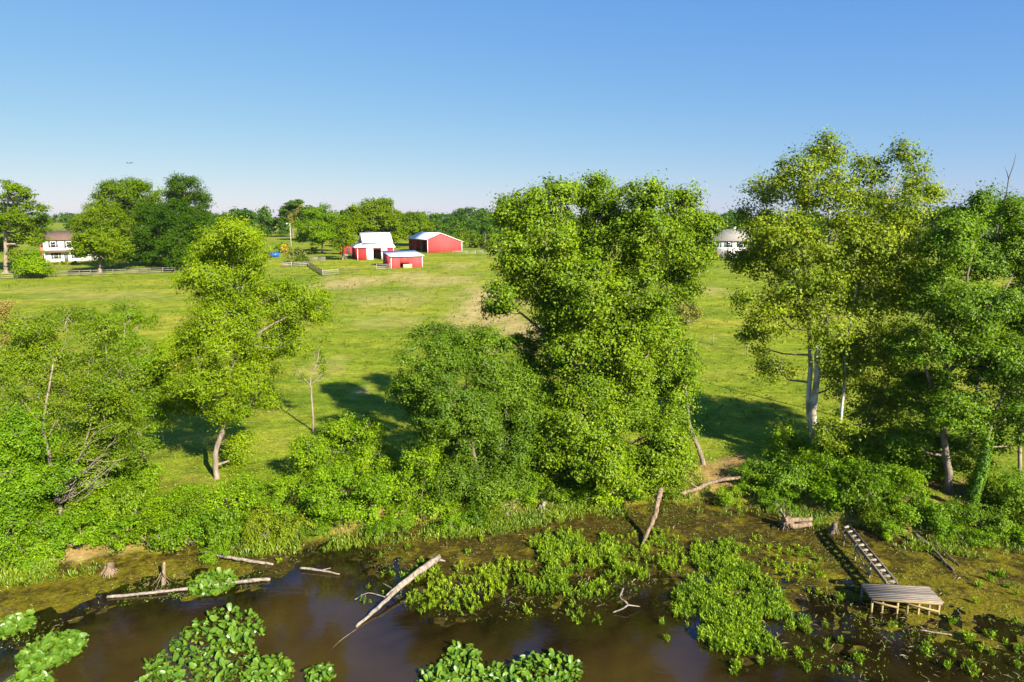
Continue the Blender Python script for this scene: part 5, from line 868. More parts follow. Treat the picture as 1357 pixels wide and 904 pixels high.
# ------------------------------------------------------------------ dead wood
def log(name, label, cat, paths, mat, parts=('trunk',), group=None, seed=1, sides=9):
    rnd = random.Random(seed); b = Vector(paths[0][0][0]); t = thing(name, label, cat, b, 0, group)
    for k, (pts, r0, r1) in enumerate(paths):
        m = MB(); sp, rr = smooth_path([Vector(p) - b for p in pts], (r0, r1), 5, min(r0, r1) * .35, rnd)
        m.tube(sp, [r * rnd.uniform(.88, 1.12) for r in rr], sides, .12, rnd); m.build(parts[min(k, len(parts) - 1)], mat, t, True)
    return t
G = LOGS
log('fallen_log', 'forked sun-bleached grey log sloping from the mud into the pond', 'log', [(G['main'], .06, .17), (G['main_b'], .05, .12), (G['main_stub'], .10, .03), (G['main_twig1'], .02, .035), (G['main_twig2'], .015, .03)], M['drift'], ('trunk', 'fork', 'branch'), 'driftwood', 1)
log('sunken_pole', 'thin dark waterlogged pole trailing off the end of the forked log', 'log', [(G['sunk'], .012, .02)], M['drift_dark'], seed=2)
log('floating_log', 'long straight pale log lying along the edge of the algae flat', 'log', [(G['long'], .065, .09)], M['drift'], group='driftwood', seed=3)
log('grey_log', 'crooked grey log lying on the mud below the low bushes', 'log', [(G['mid'], .11, .06)], M['drift'], group='driftwood', seed=4)
log('short_driftwood', 'short forked driftwood stick on the brown inlet', 'log', [(G['mid2'], .07, .03), (G['mid2b'], .03, .015)], M['drift'], ('trunk', 'branch'), 'driftwood', 5)
log('leaning_dead_trunk', 'bare pale broken tree trunk leaning up from the mud to the bank', 'log', [(G['lean'], .09, .17)], M['root'], seed=6)
log('bank_log', 'fallen brown log lying along the bank top below the bent trunk', 'log', [(G['fallen'], .16, .1), (G['fallen_b'], .07, .03)], M['root'], ('trunk', 'branch'), seed=7)
log('broken_branch', 'crooked bare branch sticking out of the shallow water below the marsh bed', 'branch', [(G['branch'], .05, .03), (G['branch_b'], .03, .015)], M['drift'], ('trunk', 'twig'), seed=8)
log('dark_pole', 'long dark rotting pole running from the shrubs down to the mud', 'log', [(G['rightlog'], .10, .06)], M['drift_dark'], group='rotting poles right of the boardwalk', seed=9)
log('thin_pole', 'thinner rotting pole lying beside the long dark pole', 'log', [(G['rightlog_b'], .05, .04)], M['drift_dark'], group='rotting poles right of the boardwalk', seed=10)
log('bank_deadwood', 'dead brown trunk slanting up the bank beneath the dense dark tree', 'log', [(G['dead_bank'], .12, .08)], M['root'], seed=11)
log('loose_board', 'loose weathered board lying on the mud in front of the dock', 'board', [(G['plank'], .035, .035)], M['drift'], seed=12, sides=4)
def stump(name, label, at_, h, r, mat, lean=(0, 0), roots=8, seed=1, reach=.6):
    rnd = random.Random(seed); x, y, z = at_; t = thing(name, label, 'stump', (x, y, max(hz(x, y), 0)))
    m = MB(); sp, rr = smooth_path([(0, 0, -.1), (lean[0] * .5, lean[1] * .5, h * .5), (lean[0], lean[1], h)], (r * 1.25, r * .8), 4, r * .12, rnd)
    m.tube(sp, rr, 10, .16, rnd); m.build('trunk', mat, t, True)
    for k in range(roots):
        a = k * 6.283 / roots + rnd.uniform(-.3, .3); d = Vector((math.cos(a), math.sin(a), 0)); m = MB()
        q = rnd.uniform(.5, 1.0) * reach
        sp, rr = smooth_path([d * r * .6 + Vector((0, 0, h * rnd.uniform(.35, .85))), d * (r + q * .35) + Vector((0, 0, h * .3)), d * (r + q) + Vector((0, 0, -.06))], (r * .32, r * .10), 4, .02, rnd)
        m.tube(sp, rr, 5, .1, rnd); m.build('root', mat, t, True)
    return t
stump('eroded_stump', 'pale eroded stump with hanging roots at the foot of the clay bank', G['stumpa'], .6, .2, M['root'], (.05, .1), 12, 1, .35)
stump('rooty_stump', 'thin crooked stump standing on the algae flat by the long log', G['stumpb'], .95, .09, M['root'], (-.12, .5), 6, 2, .5)
stump('broken_stump', 'bleached jagged stump in the bright grass below the cottonwood', G['stumpc'], .6, .12, M['drift'], (.15, .1), 6, 3, .5)
stump('dark_stump', 'small dark hollow stump below the dense dark tree', G['stumpd'], .5, .13, M['drift_dark'], (0, .1), 5, 4, .3)
x, y, z = G['rootwad']
rw = thing('upturned_root', 'upturned plate of tangled roots standing at the end of two pale logs', 'root', (x, y, max(hz(x, y), 0)))
rnd = random.Random(15)
m = MB(); m.tube([(.5, 0, .42), (.2, .02, .45), (-.02, .03, .5), (-.12, .03, .52)], [.2, .26, .34, .2], 10, .2, rnd); m.build('root_plate', M['root'], rw, True)
for k in range(26):
    a_ = k * .2417 + rnd.uniform(-.15, .15); d = Vector((rnd.uniform(-.5, .12), math.cos(a_), math.sin(a_))); ln = rnd.uniform(.35, .75) * (1.35 if d.z > .3 else 1.0)
    q0 = Vector((-.02, .03, .5)) + Vector((0, d.y, d.z)) * .18; q2 = q0 + d * ln + Vector((0, 0, rnd.uniform(-.1, .1))); q2.z = max(q2.z, -.03)
    q1 = q0.lerp(q2, .5) + Vector([rnd.uniform(-.08, .08) for _ in range(3)])
    sp, rr = smooth_path([q0, q1, q2], (.05, .012), 3, .015, rnd); m = MB(); m.tube(sp, rr, 5, .1, rnd); m.build('root', M['root'] if k % 3 else M['drift'], rw, True)
log('split_log', 'upper pale split log lying against the upturned root plate', 'log', [(G['rootlog'], .15, .13)], M['root'], group='logs at the root plate', seed=21)
log('lower_log', 'lower pale split log lying against the upturned root plate', 'log', [(G['rootlog_b'], .16, .14)], M['root'], group='logs at the root plate', seed=22)
stump('black_stump', 'short black stump beside the top of the stepped boardwalk', G['stumpe'], .65, .16, M['drift_dark'], (.1, 0), 5, 6, .3)

# ------------------------------------------------------------------ dock and stepped boardwalk
M['deck'] = wood_mat('grey_boards', (.12, .095, .07), (.30, .255, .20))
M['new_wood'] = wood_mat('tan_boards', (.24, .17, .06), (.42, .31, .14))
M['tread'] = wood_mat('bleached_treads', (.22, .18, .13), (.40, .34, .26))
M['stringer'] = wood_mat('dark_stringer', (.13, .10, .07), (.26, .21, .16))
fl = Vector((16.58, 28.80, 0)); fr_ = Vector((19.63, 28.46, 0)); wv = fr_ - fl; ang = math.atan2(wv.y, wv.x); W = wv.length; DP = 1.38
dock = thing('dock', 'small grey plank dock on wooden legs standing over the mud', 'dock', (fl.x, fl.y, 0), ang)
rnd = random.Random(6)
for k in range(9):
    y0 = k * DP / 9
    m = MB().box(rnd.uniform(-.06, .02), W + rnd.uniform(-.03, .06), y0 + .003, y0 + DP / 9 - .003, .715 + rnd.uniform(-.004, .004), .75 + rnd.uniform(-.006, .006)); m.build('plank', M['deck'], dock)
MB().box(.0, W, .02, .06, .60, .712).build('fascia', M['new_wood'], dock)
MB().box(.0, W, DP - .06, DP - .02, .60, .712).build('fascia', M['stringer'], dock)
MB().box(.0, .04, .065, DP - .065, .60, .712).build('joist', M['stringer'], dock); MB().box(W - .04, W, .065, DP - .065, .60, .712).build('joist', M['stringer'], dock)
MB().box(W * .5 - .02, W * .5 + .02, .065, DP - .065, .60, .712).build('joist', M['stringer'], dock)
for x in (.06, .52, 1.18, 1.62, 2.1, 2.55, 2.97):
    MB().box(x - .04, x + .04, .065, .14, -.35, .598 if x != 1.62 else .70).build('leg', M['new_wood'], dock)
for x in (.06, 1.0, 2.0, 2.97):
    MB().box(x - .04, x + .04, DP - .15, DP - .07, -.35, .598).build('leg', M['stringer'], dock)
MB().bar((.06, .04, .56), (1.2, .04, .33), .03, .09).build('brace', M['new_wood'], dock)
MB().bar((1.6, .04, .54), (2.98, .04, .25), .03, .09).build('brace', M['new_wood'], dock)
sl0, sl1 = [Vector(p) for p in DOCK['stairL']]; sr0, sr1 = [Vector(p) for p in DOCK['stairR']]
bw = thing('stepped_boardwalk', 'narrow ladder-like boardwalk with gaps between treads joining bank to dock', 'boardwalk', sl1)
o0 = sl1.copy()
for a, b in ((sl0, sl1), (sr0, sr1)):
    MB().bar(a - o0, b - o0, .055, .2).build('stringer', M['stringer'], bw)
for k in range(12):
    t = .02 + k / 11 * .95; a = sl1.lerp(sl0, t); b = sr1.lerp(sr0, t); dv = (sl0 - sl1).normalized()
    w = .20 + rnd.uniform(-.02, .03)
    q = [a - dv * w / 2 - o0 + Vector((.035, 0, .06)), b - dv * w / 2 - o0 + Vector((-.035, 0, .06)), b + dv * w / 2 - o0 + Vector((-.035, 0, .06 + rnd.uniform(-.02, .02))), a + dv * w / 2 - o0 + Vector((.035, 0, .06))]
    MB().slab(q, .035).build('tread', M['tread'], bw)
for t in (.3, .62, .9):
    for a, b, s in ((sl1, sl0, -1), (sr1, sr0, 1)):
        p = a.lerp(b, t) - o0 + Vector((s * .06, 0, 0))
        MB().box(p.x - .035, p.x + .035, p.y - .035, p.y + .035, -.95, p.z + .08).build('post', M['tread'] if s < 0 else M['stringer'], bw)
MB().bar(sl1.lerp(sl0, .3) - o0 + Vector((-.10, 0, -.55)), sl1.lerp(sl0, .62) - o0 + Vector((-.10, 0, -.1)), .03, .07).build('brace', M['tread'], bw)

# ------------------------------------------------------------------ farm buildings
def rib_mat(name, c, rough=.85, sc_=9.0, axis='X', metal=0.0, var=.16):
    m, nt, N, L, bs = mat_new(name)
    n = noise(N, L, .8, 6, stretch=(2.2, 2.2, .35), rough=.65); r = ramp(N, [(.3, tuple(q * (1 - var) for q in c)), (.7, tuple(min(1, q * (1 + var)) for q in c))]); L.new(n.outputs['Fac'], r.inputs[0])
    tc = N.new('ShaderNodeTexCoord'); w = N.new('ShaderNodeTexWave'); w.bands_direction = axis; w.inputs['Scale'].default_value = sc_ / 6.283
    L.new(tc.outputs['Object'], w.inputs['Vector']); L.new(r.outputs[0], bs.inputs['Base Color'])
    bs.inputs['Roughness'].default_value = rough; bs.inputs['Metallic'].default_value = metal; bs.inputs['Specular IOR Level'].default_value = .2; bump(N, L, w.outputs['Fac'], .25, .03, bs); return m
M['red'] = rib_mat('red_siding', (.40, .026, .026)); M['red_faded'] = rib_mat('faded_red_siding', (.46, .062, .06))
M['white_roof'] = rib_mat('white_roof', (.80, .80, .80), .6); M['grey_roof'] = rib_mat('grey_roof', (.46, .48, .52), .6)
M['white'] = paint_mat('white_paint', (.80, .79, .76), .5, .05); M['clap'] = rib_mat('white_clapboard', (.80, .78, .73), .6, 30, 'Z')
M['dark'] = paint_mat('barn_inside', (.05, .045, .04), .9); M['shingle'] = paint_mat('brown_shingles', (.13, .08, .052), .9, .3, 2.5)
M['shingle_grey'] = paint_mat('grey_shingles', (.27, .245, .20), .9, .2, 2.5); M['brick'] = paint_mat('brick_chimney', (.36, .12, .08), .9, .3, 4)
M['glass'] = paint_mat('window_glass', (.03, .035, .04), .08, .2); M['shutter'] = paint_mat('shutter', (.10, .12, .13), .6); M['shut_red'] = paint_mat('shutter_red', (.2, .07, .06), .6)
M['rail'] = wood_mat('grey_rails', (.15, .13, .10), (.28, .25, .20)); M['rail_white'] = wood_mat('pale_rails', (.26, .235, .18), (.42, .38, .30)); M['rail_dark'] = wood_mat('dark_rails', (.09, .07, .05), (.18, .14, .1))
M['rust'] = paint_mat('rusty_pipe', (.17, .10, .06), .8, .3, 3); M['blue'] = paint_mat('blue_steel', (.01, .10, .36), .45, .15); M['pole'] = wood_mat('pole_wood', (.35, .30, .25), (.55, .5, .43), (14, 14, 1)); M['tank'] = paint_mat('white_tank', (.75, .77, .8), .35); M['plank_tan'] = wood_mat('tan_feed_boards', (.42, .24, .14), (.6, .38, .24))
M['concrete'] = paint_mat('concrete', (.4, .38, .34), .9)

def site(k): x, y, z = SITES[k]; return (x, y, hz(x, y) - .05)
def seg_wall(m, x0, x1, y0, y1, z1, z0=-.6): m.box(x0, x1, y0, y1, z0, z1)

# red barn with white roof
b = thing('red_barn', 'red barn with a steep white roof, skirt roof and white sliding doors', 'barn', site('barn_l'), math.radians(22))
m = MB(); m.box(0, 4.05, 0, .14, -.6, 3.35); m.box(6.45, 10, 0, .14, -.6, 3.35); m.box(4.05, 6.45, 0, .14, 2.9, 3.35)
m.box(0, .14, .143, 9, -.6, 3.35); m.box(9.86, 10, .143, 9, -.6, 3.35); m.box(.143, 9.857, 8.86, 9, -.6, 3.35)
m.box(2.1, 2.24, 2.7, 8.85, 3.36, 4.72); m.build('wall', M['red'], b)
m = MB(); m.prism([(2.45, 3.36), (8.85, 3.36), (8.85, 4.7), (5.8, 7.1), (2.45, 4.7)], 0, .13)
for x in (2.25, 9.8):
    q = MB(); q.v = [(x + (v[1]), v[0], v[2]) for v in m.v]; q.f = [tuple(reversed(f)) for f in m.f]; q.n = m.n; q.build('gable', M['grey_roof'] if x < 5 else M['red'], b)  # left gable takes the grey to stand for its shade
m = MB(); m.slab([(1.85, 2.2, 4.62), (10.35, 2.2, 4.62), (10.35, 5.8, 7.35), (1.85, 5.8, 7.35)], .1); m.build('roof', M['white_roof'], b)
m = MB(); m.slab([(10.35, 9.4, 4.62), (1.85, 9.4, 4.62), (1.85, 5.81, 7.35), (10.35, 5.81, 7.35)], .1); m.build('roof', M['white_roof'], b)
m = MB(); m.slab([(-.45, -.5, 3.42), (10.45, -.5, 3.42), (10.3, 2.6, 4.55), (2.05, 2.6, 4.55)], .08); m.build('skirt_roof', M['white_roof'], b)
m = MB(); m.slab([(-.45, 9.4, 3.42), (-.45, -.51, 3.42), (2.04, 2.6, 4.56), (2.04, 9.4, 4.56)], .08); m.build('skirt_roof', M['white_roof'], b)
MB().box(2.45, 4.3, -.10, -.02, -.1, 3.1).build('sliding_door', M['white'], b); MB().box(6.5, 8.15, -.10, -.02, -.1, 3.1).build('sliding_door', M['white'], b)
MB().box(2.3, 8.4, -.12, -.03, 3.12, 3.2).build('door_track', M['white'], b); MB().box(-.02, .14, -.04, -.003, -.3, 3.34).build('corner_trim', M['white'], b); MB().box(9.86, 10.02, -.04, -.003, -.3, 3.34).build('corner_trim', M['white'], b)
MB().box(.2, 9.8, .2, 8.8, -.1, .02).build('floor', M['dark'], b); MB().box(4.3, 4.5, 4, 4.2, .02, 4.3).build('inner_post', M['rail'], b); MB().box(5.6, 8.5, 4.4, 4.5, .02, 2.4).build('inner_wall', M['rail'], b)

# low red shed
b = thing('run_in_shed', 'low red shed with a sloping grey roof and feed opening', 'shed', site('shed_l'), math.radians(28))
m = MB(); m.box(0, 2.3, 0, .12, -.6, 2.98); m.box(4.6, 8.1, 0, .12, -.6, 2.98); m.box(2.3, 4.6, 0, .12, 1.25, 2.98)
m.box(0, .12, .123, 6.4, -.6, 3.0); m.box(7.98, 8.1, .123, 6.4, -.6, 3.0); m.box(.123, 7.977, 6.28, 6.4, -.6, 3.9)
m.prism([(.123, 3.003), (6.4, 3.003), (6.4, 3.9)], 0, .12)
v = m.v[-6:]; m.v[-6:] = [(p[1], p[0], p[2]) for p in v]; m.build('wall', M['red_faded'], b)
MB().slab([(-.35, -.45, 3.05), (8.45, -.45, 3.05), (8.45, 6.8, 4.08), (-.35, 6.8, 4.08)], .1).build('roof', M['grey_roof'], b)
MB().box(2.9, 5.2, -.5, -.4, -.2, 1.05).build('feed_board', M['plank_tan'], b); MB().box(-.03, .12, -.04, -.003, -.3, 2.97).build('corner_trim', M['white'], b); MB().box(7.98, 8.13, -.04, -.003, -.3, 2.97).build('corner_trim', M['white'], b)
MB().box(-.35, 8.45, -.5, -.455, 2.90, 3.02).build('roof_trim', M['white'], b)
MB().box(.2, 7.9, .2, 6.2, -.1, .03).build('floor', M['dark'], b)

# open-sided pole barn
b = thing('pole_barn', 'large red pole barn with an open side and white roof', 'barn', site('pole_n'), math.radians(33))
Wd, Ln, ax = 12.3, 14.0, 4.5
gp = [(0, -.8), (Wd, -.8), (Wd, 3.3), (ax, 6.05), (0, 4.35)]
MB().prism(gp, 0, .14).build('gable', M['red_faded'], b); MB().prism(gp, Ln - .14, Ln).build('gable', M['red_faded'], b)
MB().box(Wd - .14, Wd, .143, Ln - .143, -.8, 3.25).build('wall', M['red_faded'], b)
MB().slab([(ax, -.35, 6.25), (ax, Ln + .35, 6.25), (-.55, Ln + .35, 4.3), (-.55, -.35, 4.3)], .1).build('roof', M['white_roof'], b)
MB().slab([(ax + .005, Ln + .35, 6.25), (ax + .005, -.35, 6.25), (Wd + .5, -.35, 3.28), (Wd + .5, Ln + .35, 3.28)], .1).build('roof', M['white_roof'], b)
for y in (.25, 4.8, 9.3, 13.7): MB().box(.02, .22, y - .1, y + .1, -.8, 4.28).build('post', M['rail_white'] if y < 1 else M['rail_dark'], b)
MB().box(.0, .1, .15, Ln - .15, 3.9, 4.28).build('header', M['rail_dark'], b); MB().box(-.04, .13, -.05, -.003, -.5, 4.4).build('corner_trim', M['white'], b); MB().box(Wd - .13, Wd + .03, -.05, -.003, -.5, 3.2).build('corner_trim', M['white'], b)
m = MB(); m.bar((-.3, -.38, 4.36), (ax, -.38, 6.18), .05, .16); m.build('rake_trim', M['white'], b); m = MB(); m.bar((ax, -.38, 6.18), (Wd + .4, -.38, 3.26), .05, .16); m.build('rake_trim', M['white'], b)
MB().box(.25, 12.1, .2, 13.8, -.5, .02).build('floor', M['concrete'], b); MB().box(5.5, 8.5, 9, 12, .02, 2.2).build('stored_hay', M['plank_tan'], b)

# small red shed, tank, low wall between barns
b = thing('small_red_shed', 'small dark red shed tucked behind the white-roofed barn', 'shed', site('redshed'), math.radians(22))
MB().box(-2.2, 2.6, 0, 3, -.6, 2.7).build('wall', M['red'], b); MB().slab([(-2.5, -.3, 2.72), (2.9, -.3, 2.72), (2.9, 3.3, 3.3), (-2.5, 3.3, 3.3)], .08).build('roof', M['shingle'], b); MB().box(-.6, .6, -.05, -.003, -.3, 2).build('door', M['dark'], b)
b = thing('white_tank', 'white upright tank between the two red barns', 'tank', (SITES['tank'][0] + .4, 204, hz(-33, 204)))
m = MB(); m.tube([(0, 0, -.3), (0, 0, 2.6), (0, 0, 2.95), (0, 0, 3.2)], [.85, .85, .6, .2], 16); m.build('shell', M['tank'], b, True); m = MB(); m.tube([(0, 0, 3.2), (0, 0, 3.35)], [.2, .2], 10); m.build('lid', M['grey_roof'], b)
b = thing('low_red_wall', 'low red board wall joining the two barns', 'wall', (-32.4, 196.5, hz(-32.4, 196.5)), math.radians(20))
for k in range(5): MB().box(0, 5.2, 0, .06, k * .3 - .2, k * .3 + .085).build('board', M['red_faded'], b)
for k in range(3): MB().box(k * 2.5, k * 2.5 + .14, .063, .2, -.4, 1.35).build('post', M['rail_white'], b)

def window(b, x, z, w, h, y=-.0, shut=None):
    f = MB().box(x - w / 2 - .09, x + w / 2 + .09, y - .06, y - .003, z - .09, z + h + .09).build('window', M['white'], b)
    for s in (0, 1): MB().box(x - w / 2, x + w / 2, y - .075, y - .063, z + s * h / 2 + .03, z + (s + 1) * h / 2 - .03).build('pane', M['glass'], f)
    if shut:
        for s in (-1, 1): MB().box(x + s * (w / 2 + .36) - .24, x + s * (w / 2 + .36) + .24, y - .05, y - .003, z - .05, z + h + .05).build('shutter', shut, b)
def gable_house(b, W, D, eave, ridge, wall, roof):
    MB().box(0, W, 0, D, -1, eave).build('wall', wall, b)
    g1 = MB().prism([(0, eave + .003), (D, eave + .003), (D / 2, ridge)], 0, .12)
    for x in (0, W - .12):
        q = MB(); q.v = [(x + v[1], v[0], v[2]) for v in g1.v]; q.f = [tuple(reversed(f)) for f in g1.f]; q.n = g1.n; q.build('gable', wall, b)
    sl = (ridge - eave) / (D / 2)
    MB().slab([(-.4, -.5, eave - .5 * sl + .1), (W + .4, -.5, eave - .5 * sl + .1), (W + .4, D / 2, ridge + .1), (-.4, D / 2, ridge + .1)], .12).build('roof', roof, b)
    MB().slab([(W + .4, D + .5, eave - .5 * sl + .1), (-.4, D + .5, eave - .5 * sl + .1), (-.4, D / 2 + .003, ridge + .1), (W + .4, D / 2 + .003, ridge + .1)], .12).build('roof', roof, b)
b = thing('farmhouse', 'white two-storey farmhouse with brown roof and dark shutters', 'house', site('house_l'), math.radians(35))
gable_house(b, 11.5, 7.5, 6.1, 8.3, M['clap'], M['shingle'])
for x in (2.2, 5.75, 9.3): window(b, x, 4.0, 1.0, 1.5, 0, M['shutter'])
for x in (2.6, 7.2): window(b, x, 1.0, 1.0, 1.45, 0, M['shutter'])
MB().slab([(-.2, -1.4, 2.75), (11.7, -1.4, 2.75), (11.7, -.01, 3.25), (-.2, -.01, 3.25)], .1).build('porch_roof', M['shingle'], b)
MB().box(4.4, 5.3, -.06, -.003, 0, 2.1).build('door', M['shutter'], b); MB().box(-.75, -.003, 2.6, 4.2, -1, 6.0).build('chimney', M['brick'], b)
for x in (0, 5.8, 11.4): MB().box(x - .07, x + .07, -1.3, -1.16, -.6, 2.7).build('porch_post', M['white'], b)
m = MB(); m.box(11.51, 17, .8, 6.5, -1, 3.0); m.build('wing', M['clap'], b); MB().slab([(11.9, .2, 2.9), (17.4, .2, 2.9), (17.4, 3.6, 4.6), (11.9, 3.6, 4.6)], .1).build('wing_roof', M['shingle'], b); MB().slab([(17.4, 7.0, 2.9), (11.9, 7.0, 2.9), (11.9, 3.603, 4.6), (17.4, 3.603, 4.6)], .1).build('wing_roof', M['shingle'], b)
b = thing('grey_roofed_house', 'white two-storey house with a grey roof beyond the cottonwood', 'house', site('rhouse_l'), math.radians(-12))
gable_house(b, 12.5, 8.0, 5.2, 8.1, M['clap'], M['shingle_grey'])
for x in (1.6, 4.6, 8.0, 11): window(b, x, 3.3, 1.05, 1.45, 0, M['shutter'])
for x in (4.9, 8.2): window(b, x, .7, 1.2, 1.5, 0, M['shut_red'])
MB().box(1.3, 2.4, -.06, -.003, 0, 2.1).build('door', M['shut_red'], b); MB().box(6, 6.7, 3.6, 4.3, 6, 8.9).build('chimney', M['white'], b)
b = thing('garage', 'low white garage with a dark door beside the grey-roofed house', 'garage', site('wing_l'), math.radians(-12))
gable_house(b, 5.6, 5.5, 2.4, 3.9, M['clap'], M['shingle_grey']); MB().box(.8, 1.9, -.06, -.003, 0, 2.0).build('door', M['shutter'], b); window(b, 3.8, 1.0, 1.0, 1.0, 0)

# ------------------------------------------------------------------ yard furniture
x, y, z = site('dump')
b = thing('skip_bin', 'bright blue steel skip bin beside the yard shrubs', 'skip', (x, y, z), math.radians(16))
m = MB(); m.prism([(-1.1, .1), (1.1, .1), (1.25, 1.2), (-1.25, 1.2)], 0, 1.6); m.build('bin', M['blue'], b); MB().box(-1.3, 1.3, -.05, 1.65, 1.203, 1.29).build('rim', M['blue'], b)
for k in (-.6, 0, .6): MB().box(k - .04, k + .04, -.06, -.003, .12, 1.18).build('rib', M['blue'], b)
x, y, z = site('util')
b = thing('utility_pole', 'wooden utility pole with a yard lamp on a short arm', 'pole', (x, y, z))
m = MB(); m.tube([(0, 0, -.5), (0, 0, 4), (0, 0, 9.0)], [.17, .15, .12], 8); m.build('post', M['pole'], b); m = MB(); m.tube([(0, 0, 8.7), (-.5, -.1, 8.95), (-1.0, -.2, 8.9)], [.04, .04, .04], 6); m.build('arm', M['rail'], b)
m = MB(); m.tube([(-1.0, -.2, 9.02), (-1.0, -.2, 8.85), (-1.0, -.2, 8.65)], [.1, .28, .2], 10); m.build('lamp', M['tank'], b)

def fence(name, label, pts, rails, h, mat, post_mat=None, gap=2.4, th=.05, rh=.14, group='rail fences round the farmyard', pw=.13):
    p0 = Vector((pts[0][0], pts[0][1], hz(pts[0][0], pts[0][1]))); t = thing(name, label, 'fence', p0, 0, group); rnd = random.Random(len(pts))
    posts = []
    for a, c in zip(pts, pts[1:]):
        n = max(1, round(math.hypot(c[0] - a[0], c[1] - a[1]) / gap))
        for k in range(n + (c is pts[-1])):
            f = k / n; x = a[0] + (c[0] - a[0]) * f; y = a[1] + (c[1] - a[1]) * f; posts.append(Vector((x, y, hz(x, y))) - p0)
    for p in posts: MB().box(p.x - pw / 2, p.x + pw / 2, p.y - pw / 2, p.y + pw / 2, p.z - .4, p.z + h + rnd.uniform(0, .12)).build('post', post_mat or mat, t)
    off = Vector((0, -pw / 2 - th / 2 - .003, 0))
    for a, c in zip(posts, posts[1:]):
        for r in range(rails):
            z = h * (r + .75) / (rails) - .03
            MB().bar(a + off + Vector((0, 0, z + rnd.uniform(-.03, .03))), c + off + Vector((0, 0, z + rnd.uniform(-.03, .03))), th, rh).build('rail', mat, t)
    return t
Fn = FENCES
fence('rail_fence', 'long grey post-and-rail fence in front of the white farmhouse', Fn['yard'], 3, 1.3, M['rail'])
fence('rail_fence', 'short pale rail fence between the barn ash and the yard shrubs', Fn['paddockA'], 3, 1.2, M['rail_white'])
fence('rail_fence', 'pale rail fence running behind the yellow-green locust tree to the dark fence', Fn['paddockB'], 3, 1.2, M['rail_white'])
fence('board_fence', 'dark board fence running uphill toward the yard shrubs', Fn['diag'], 4, 1.3, M['rail_dark'])
fence('rail_fence', 'pale rail fence joining the dark board fence to the pipe panels', Fn['paddockC'], 3, 1.3, M['rail_white'])
fence('pipe_panels', 'rusty open pipe corral panels on the pasture edge', Fn['pipe'], 4, 1.4, M['rust'], gap=1.2, rh=.05, th=.05, pw=.07)
fence('rail_fence', 'short pale rail fence beside the low red shed', Fn['shed'], 3, 1.3, M['rail_white'])
fence('rail_fence', 'pale two-rail fence running right from the pole barn', Fn['right'], 2, 1.2, M['rail_white'])
fence('rail_fence', 'little pale fence at the left end of the white-roofed barn', Fn['barn'], 3, 1.2, M['rail_white'])
fence('wire_fence', 'thin wire fence on slim posts crossing the right pasture', WIRE, 3, 1.25, M['rust'], M['rail'], gap=6, th=.012, rh=.012, pw=.09)

# ------------------------------------------------------------------ distant trees
YT = 'trees round the farmyard'
def far_tree(name, key, label, leaf, seed, size=.48, per=20, dens=.62, cr=1.05, bark='bark', group=YT, cat='tree', **kw):
    return build_tree(name, key, label, cat, leaf, M[bark], cr=cr, per=per, size=size, dens=dens, seed=seed, twig=.1, limb=1.6, fine=1.3, group=group, **kw)
far_tree('yard_pine', 'yard_pine', 'tall spreading pine-like tree with a pale straight trunk left of the farmhouse', M['leaf_far'], 1, bark='bark_pale', dens=.45, flat=.4)
far_tree('yard_conifer', 'yard_conifer', 'low rounded light green conifer against the yard fence', M['leaf_farlight'], 2, .45, dens=.9, cr=.8, cat='conifer')
far_tree('yard_maple', 'yard_maple', 'spreading olive tree with a short pale trunk in front of the farmhouse', M['leaf_far'], 3, bark='bark_pale')
far_tree('tall_oak', 'tall_oak', 'tallest broad green tree behind the farmhouse yard', M['leaf_far'], 4)
far_tree('round_oak', 'round_oak', 'round-topped dark tree rising behind the dense yard trees', M['leaf_fardark'], 5)
far_tree('dark_oak', 'dark_oak', 'dense dark green tree reaching down to the yard fence', M['leaf_fardark'], 6, dens=.65)
far_tree('barnyard_maple', 'barnyard_maple', 'round light green tree between utility pole and white-roofed barn', M['leaf_farlight'], 7)
far_tree('barn_ash', 'barn_ash', 'thin see-through tree at the left end of the white-roofed barn', M['leaf_far'], 8, .5, dens=.5)
far_tree('back_oak', 'back_oak', 'big rounded green tree standing behind the white-roofed barn', M['leaf_far'], 9, .7)
far_tree('back_ash', 'back_ash', 'middling green tree behind the gap between the two barns', M['leaf_far'], 10, .7)
far_tree('brown_tree', 'brown_tree', 'brownish thin-leaved tree behind the utility pole', M['leaf_brown'], 11, .7)
far_tree('dark_conifer', 'dark_conifer', 'dark flat-topped conifer behind the brownish tree', M['leaf_wood'], 12, .8, flat=.3)
far_tree('field_tree', 'field_tree', 'small dusky olive tree alone on the right pasture', M['leaf_olive'], 13, .28, dens=1.4, cr=.55, group=None)
far_tree('house_tree', 'house_tree', 'small dense tree at the corner of the grey-roofed house', M['leaf_fardark'], 14, .5)
far_tree('lawn_tree', 'dock_house_tree', 'olive tree on the lawn right of the grey-roofed house', M['leaf_far'], 15, .5)
far_protos = [shrub_proto(s, M[l], 7, .15, 2.6, 20) for s, l in ((71, 'leaf_far'), (72, 'leaf_fardark'), (73, 'leaf_farlight'), (74, 'leaf_far'), (75, 'leaf_olive'))]
rnd = random.Random(31)
for i, (x, y, z, r) in enumerate(HEDGE):
    place_shrub(i, (x, y, hz(x, y) - .1), r, 'rounded distant bush ' + (wh := 'in the farmhouse garden' if x < -90 else ('in the yard near the blue skip bin' if x < -45 else ('in the hedge behind the pole barn' if x < 20 else 'on the lawn of the grey-roofed house'))), 'bushes ' + wh, 'yard_bush', far_protos, 'bush')
yp = [shrub_proto(80, M['leaf_yellow'], 6, .2, 2.2, 11)]
place_shrub(0, (YELLOW[0], YELLOW[1], hz(*YELLOW[:2])), 2.0, 'golden yellow bush beside the blue skip bin', None, 'yellow_bush', yp, 'bush')

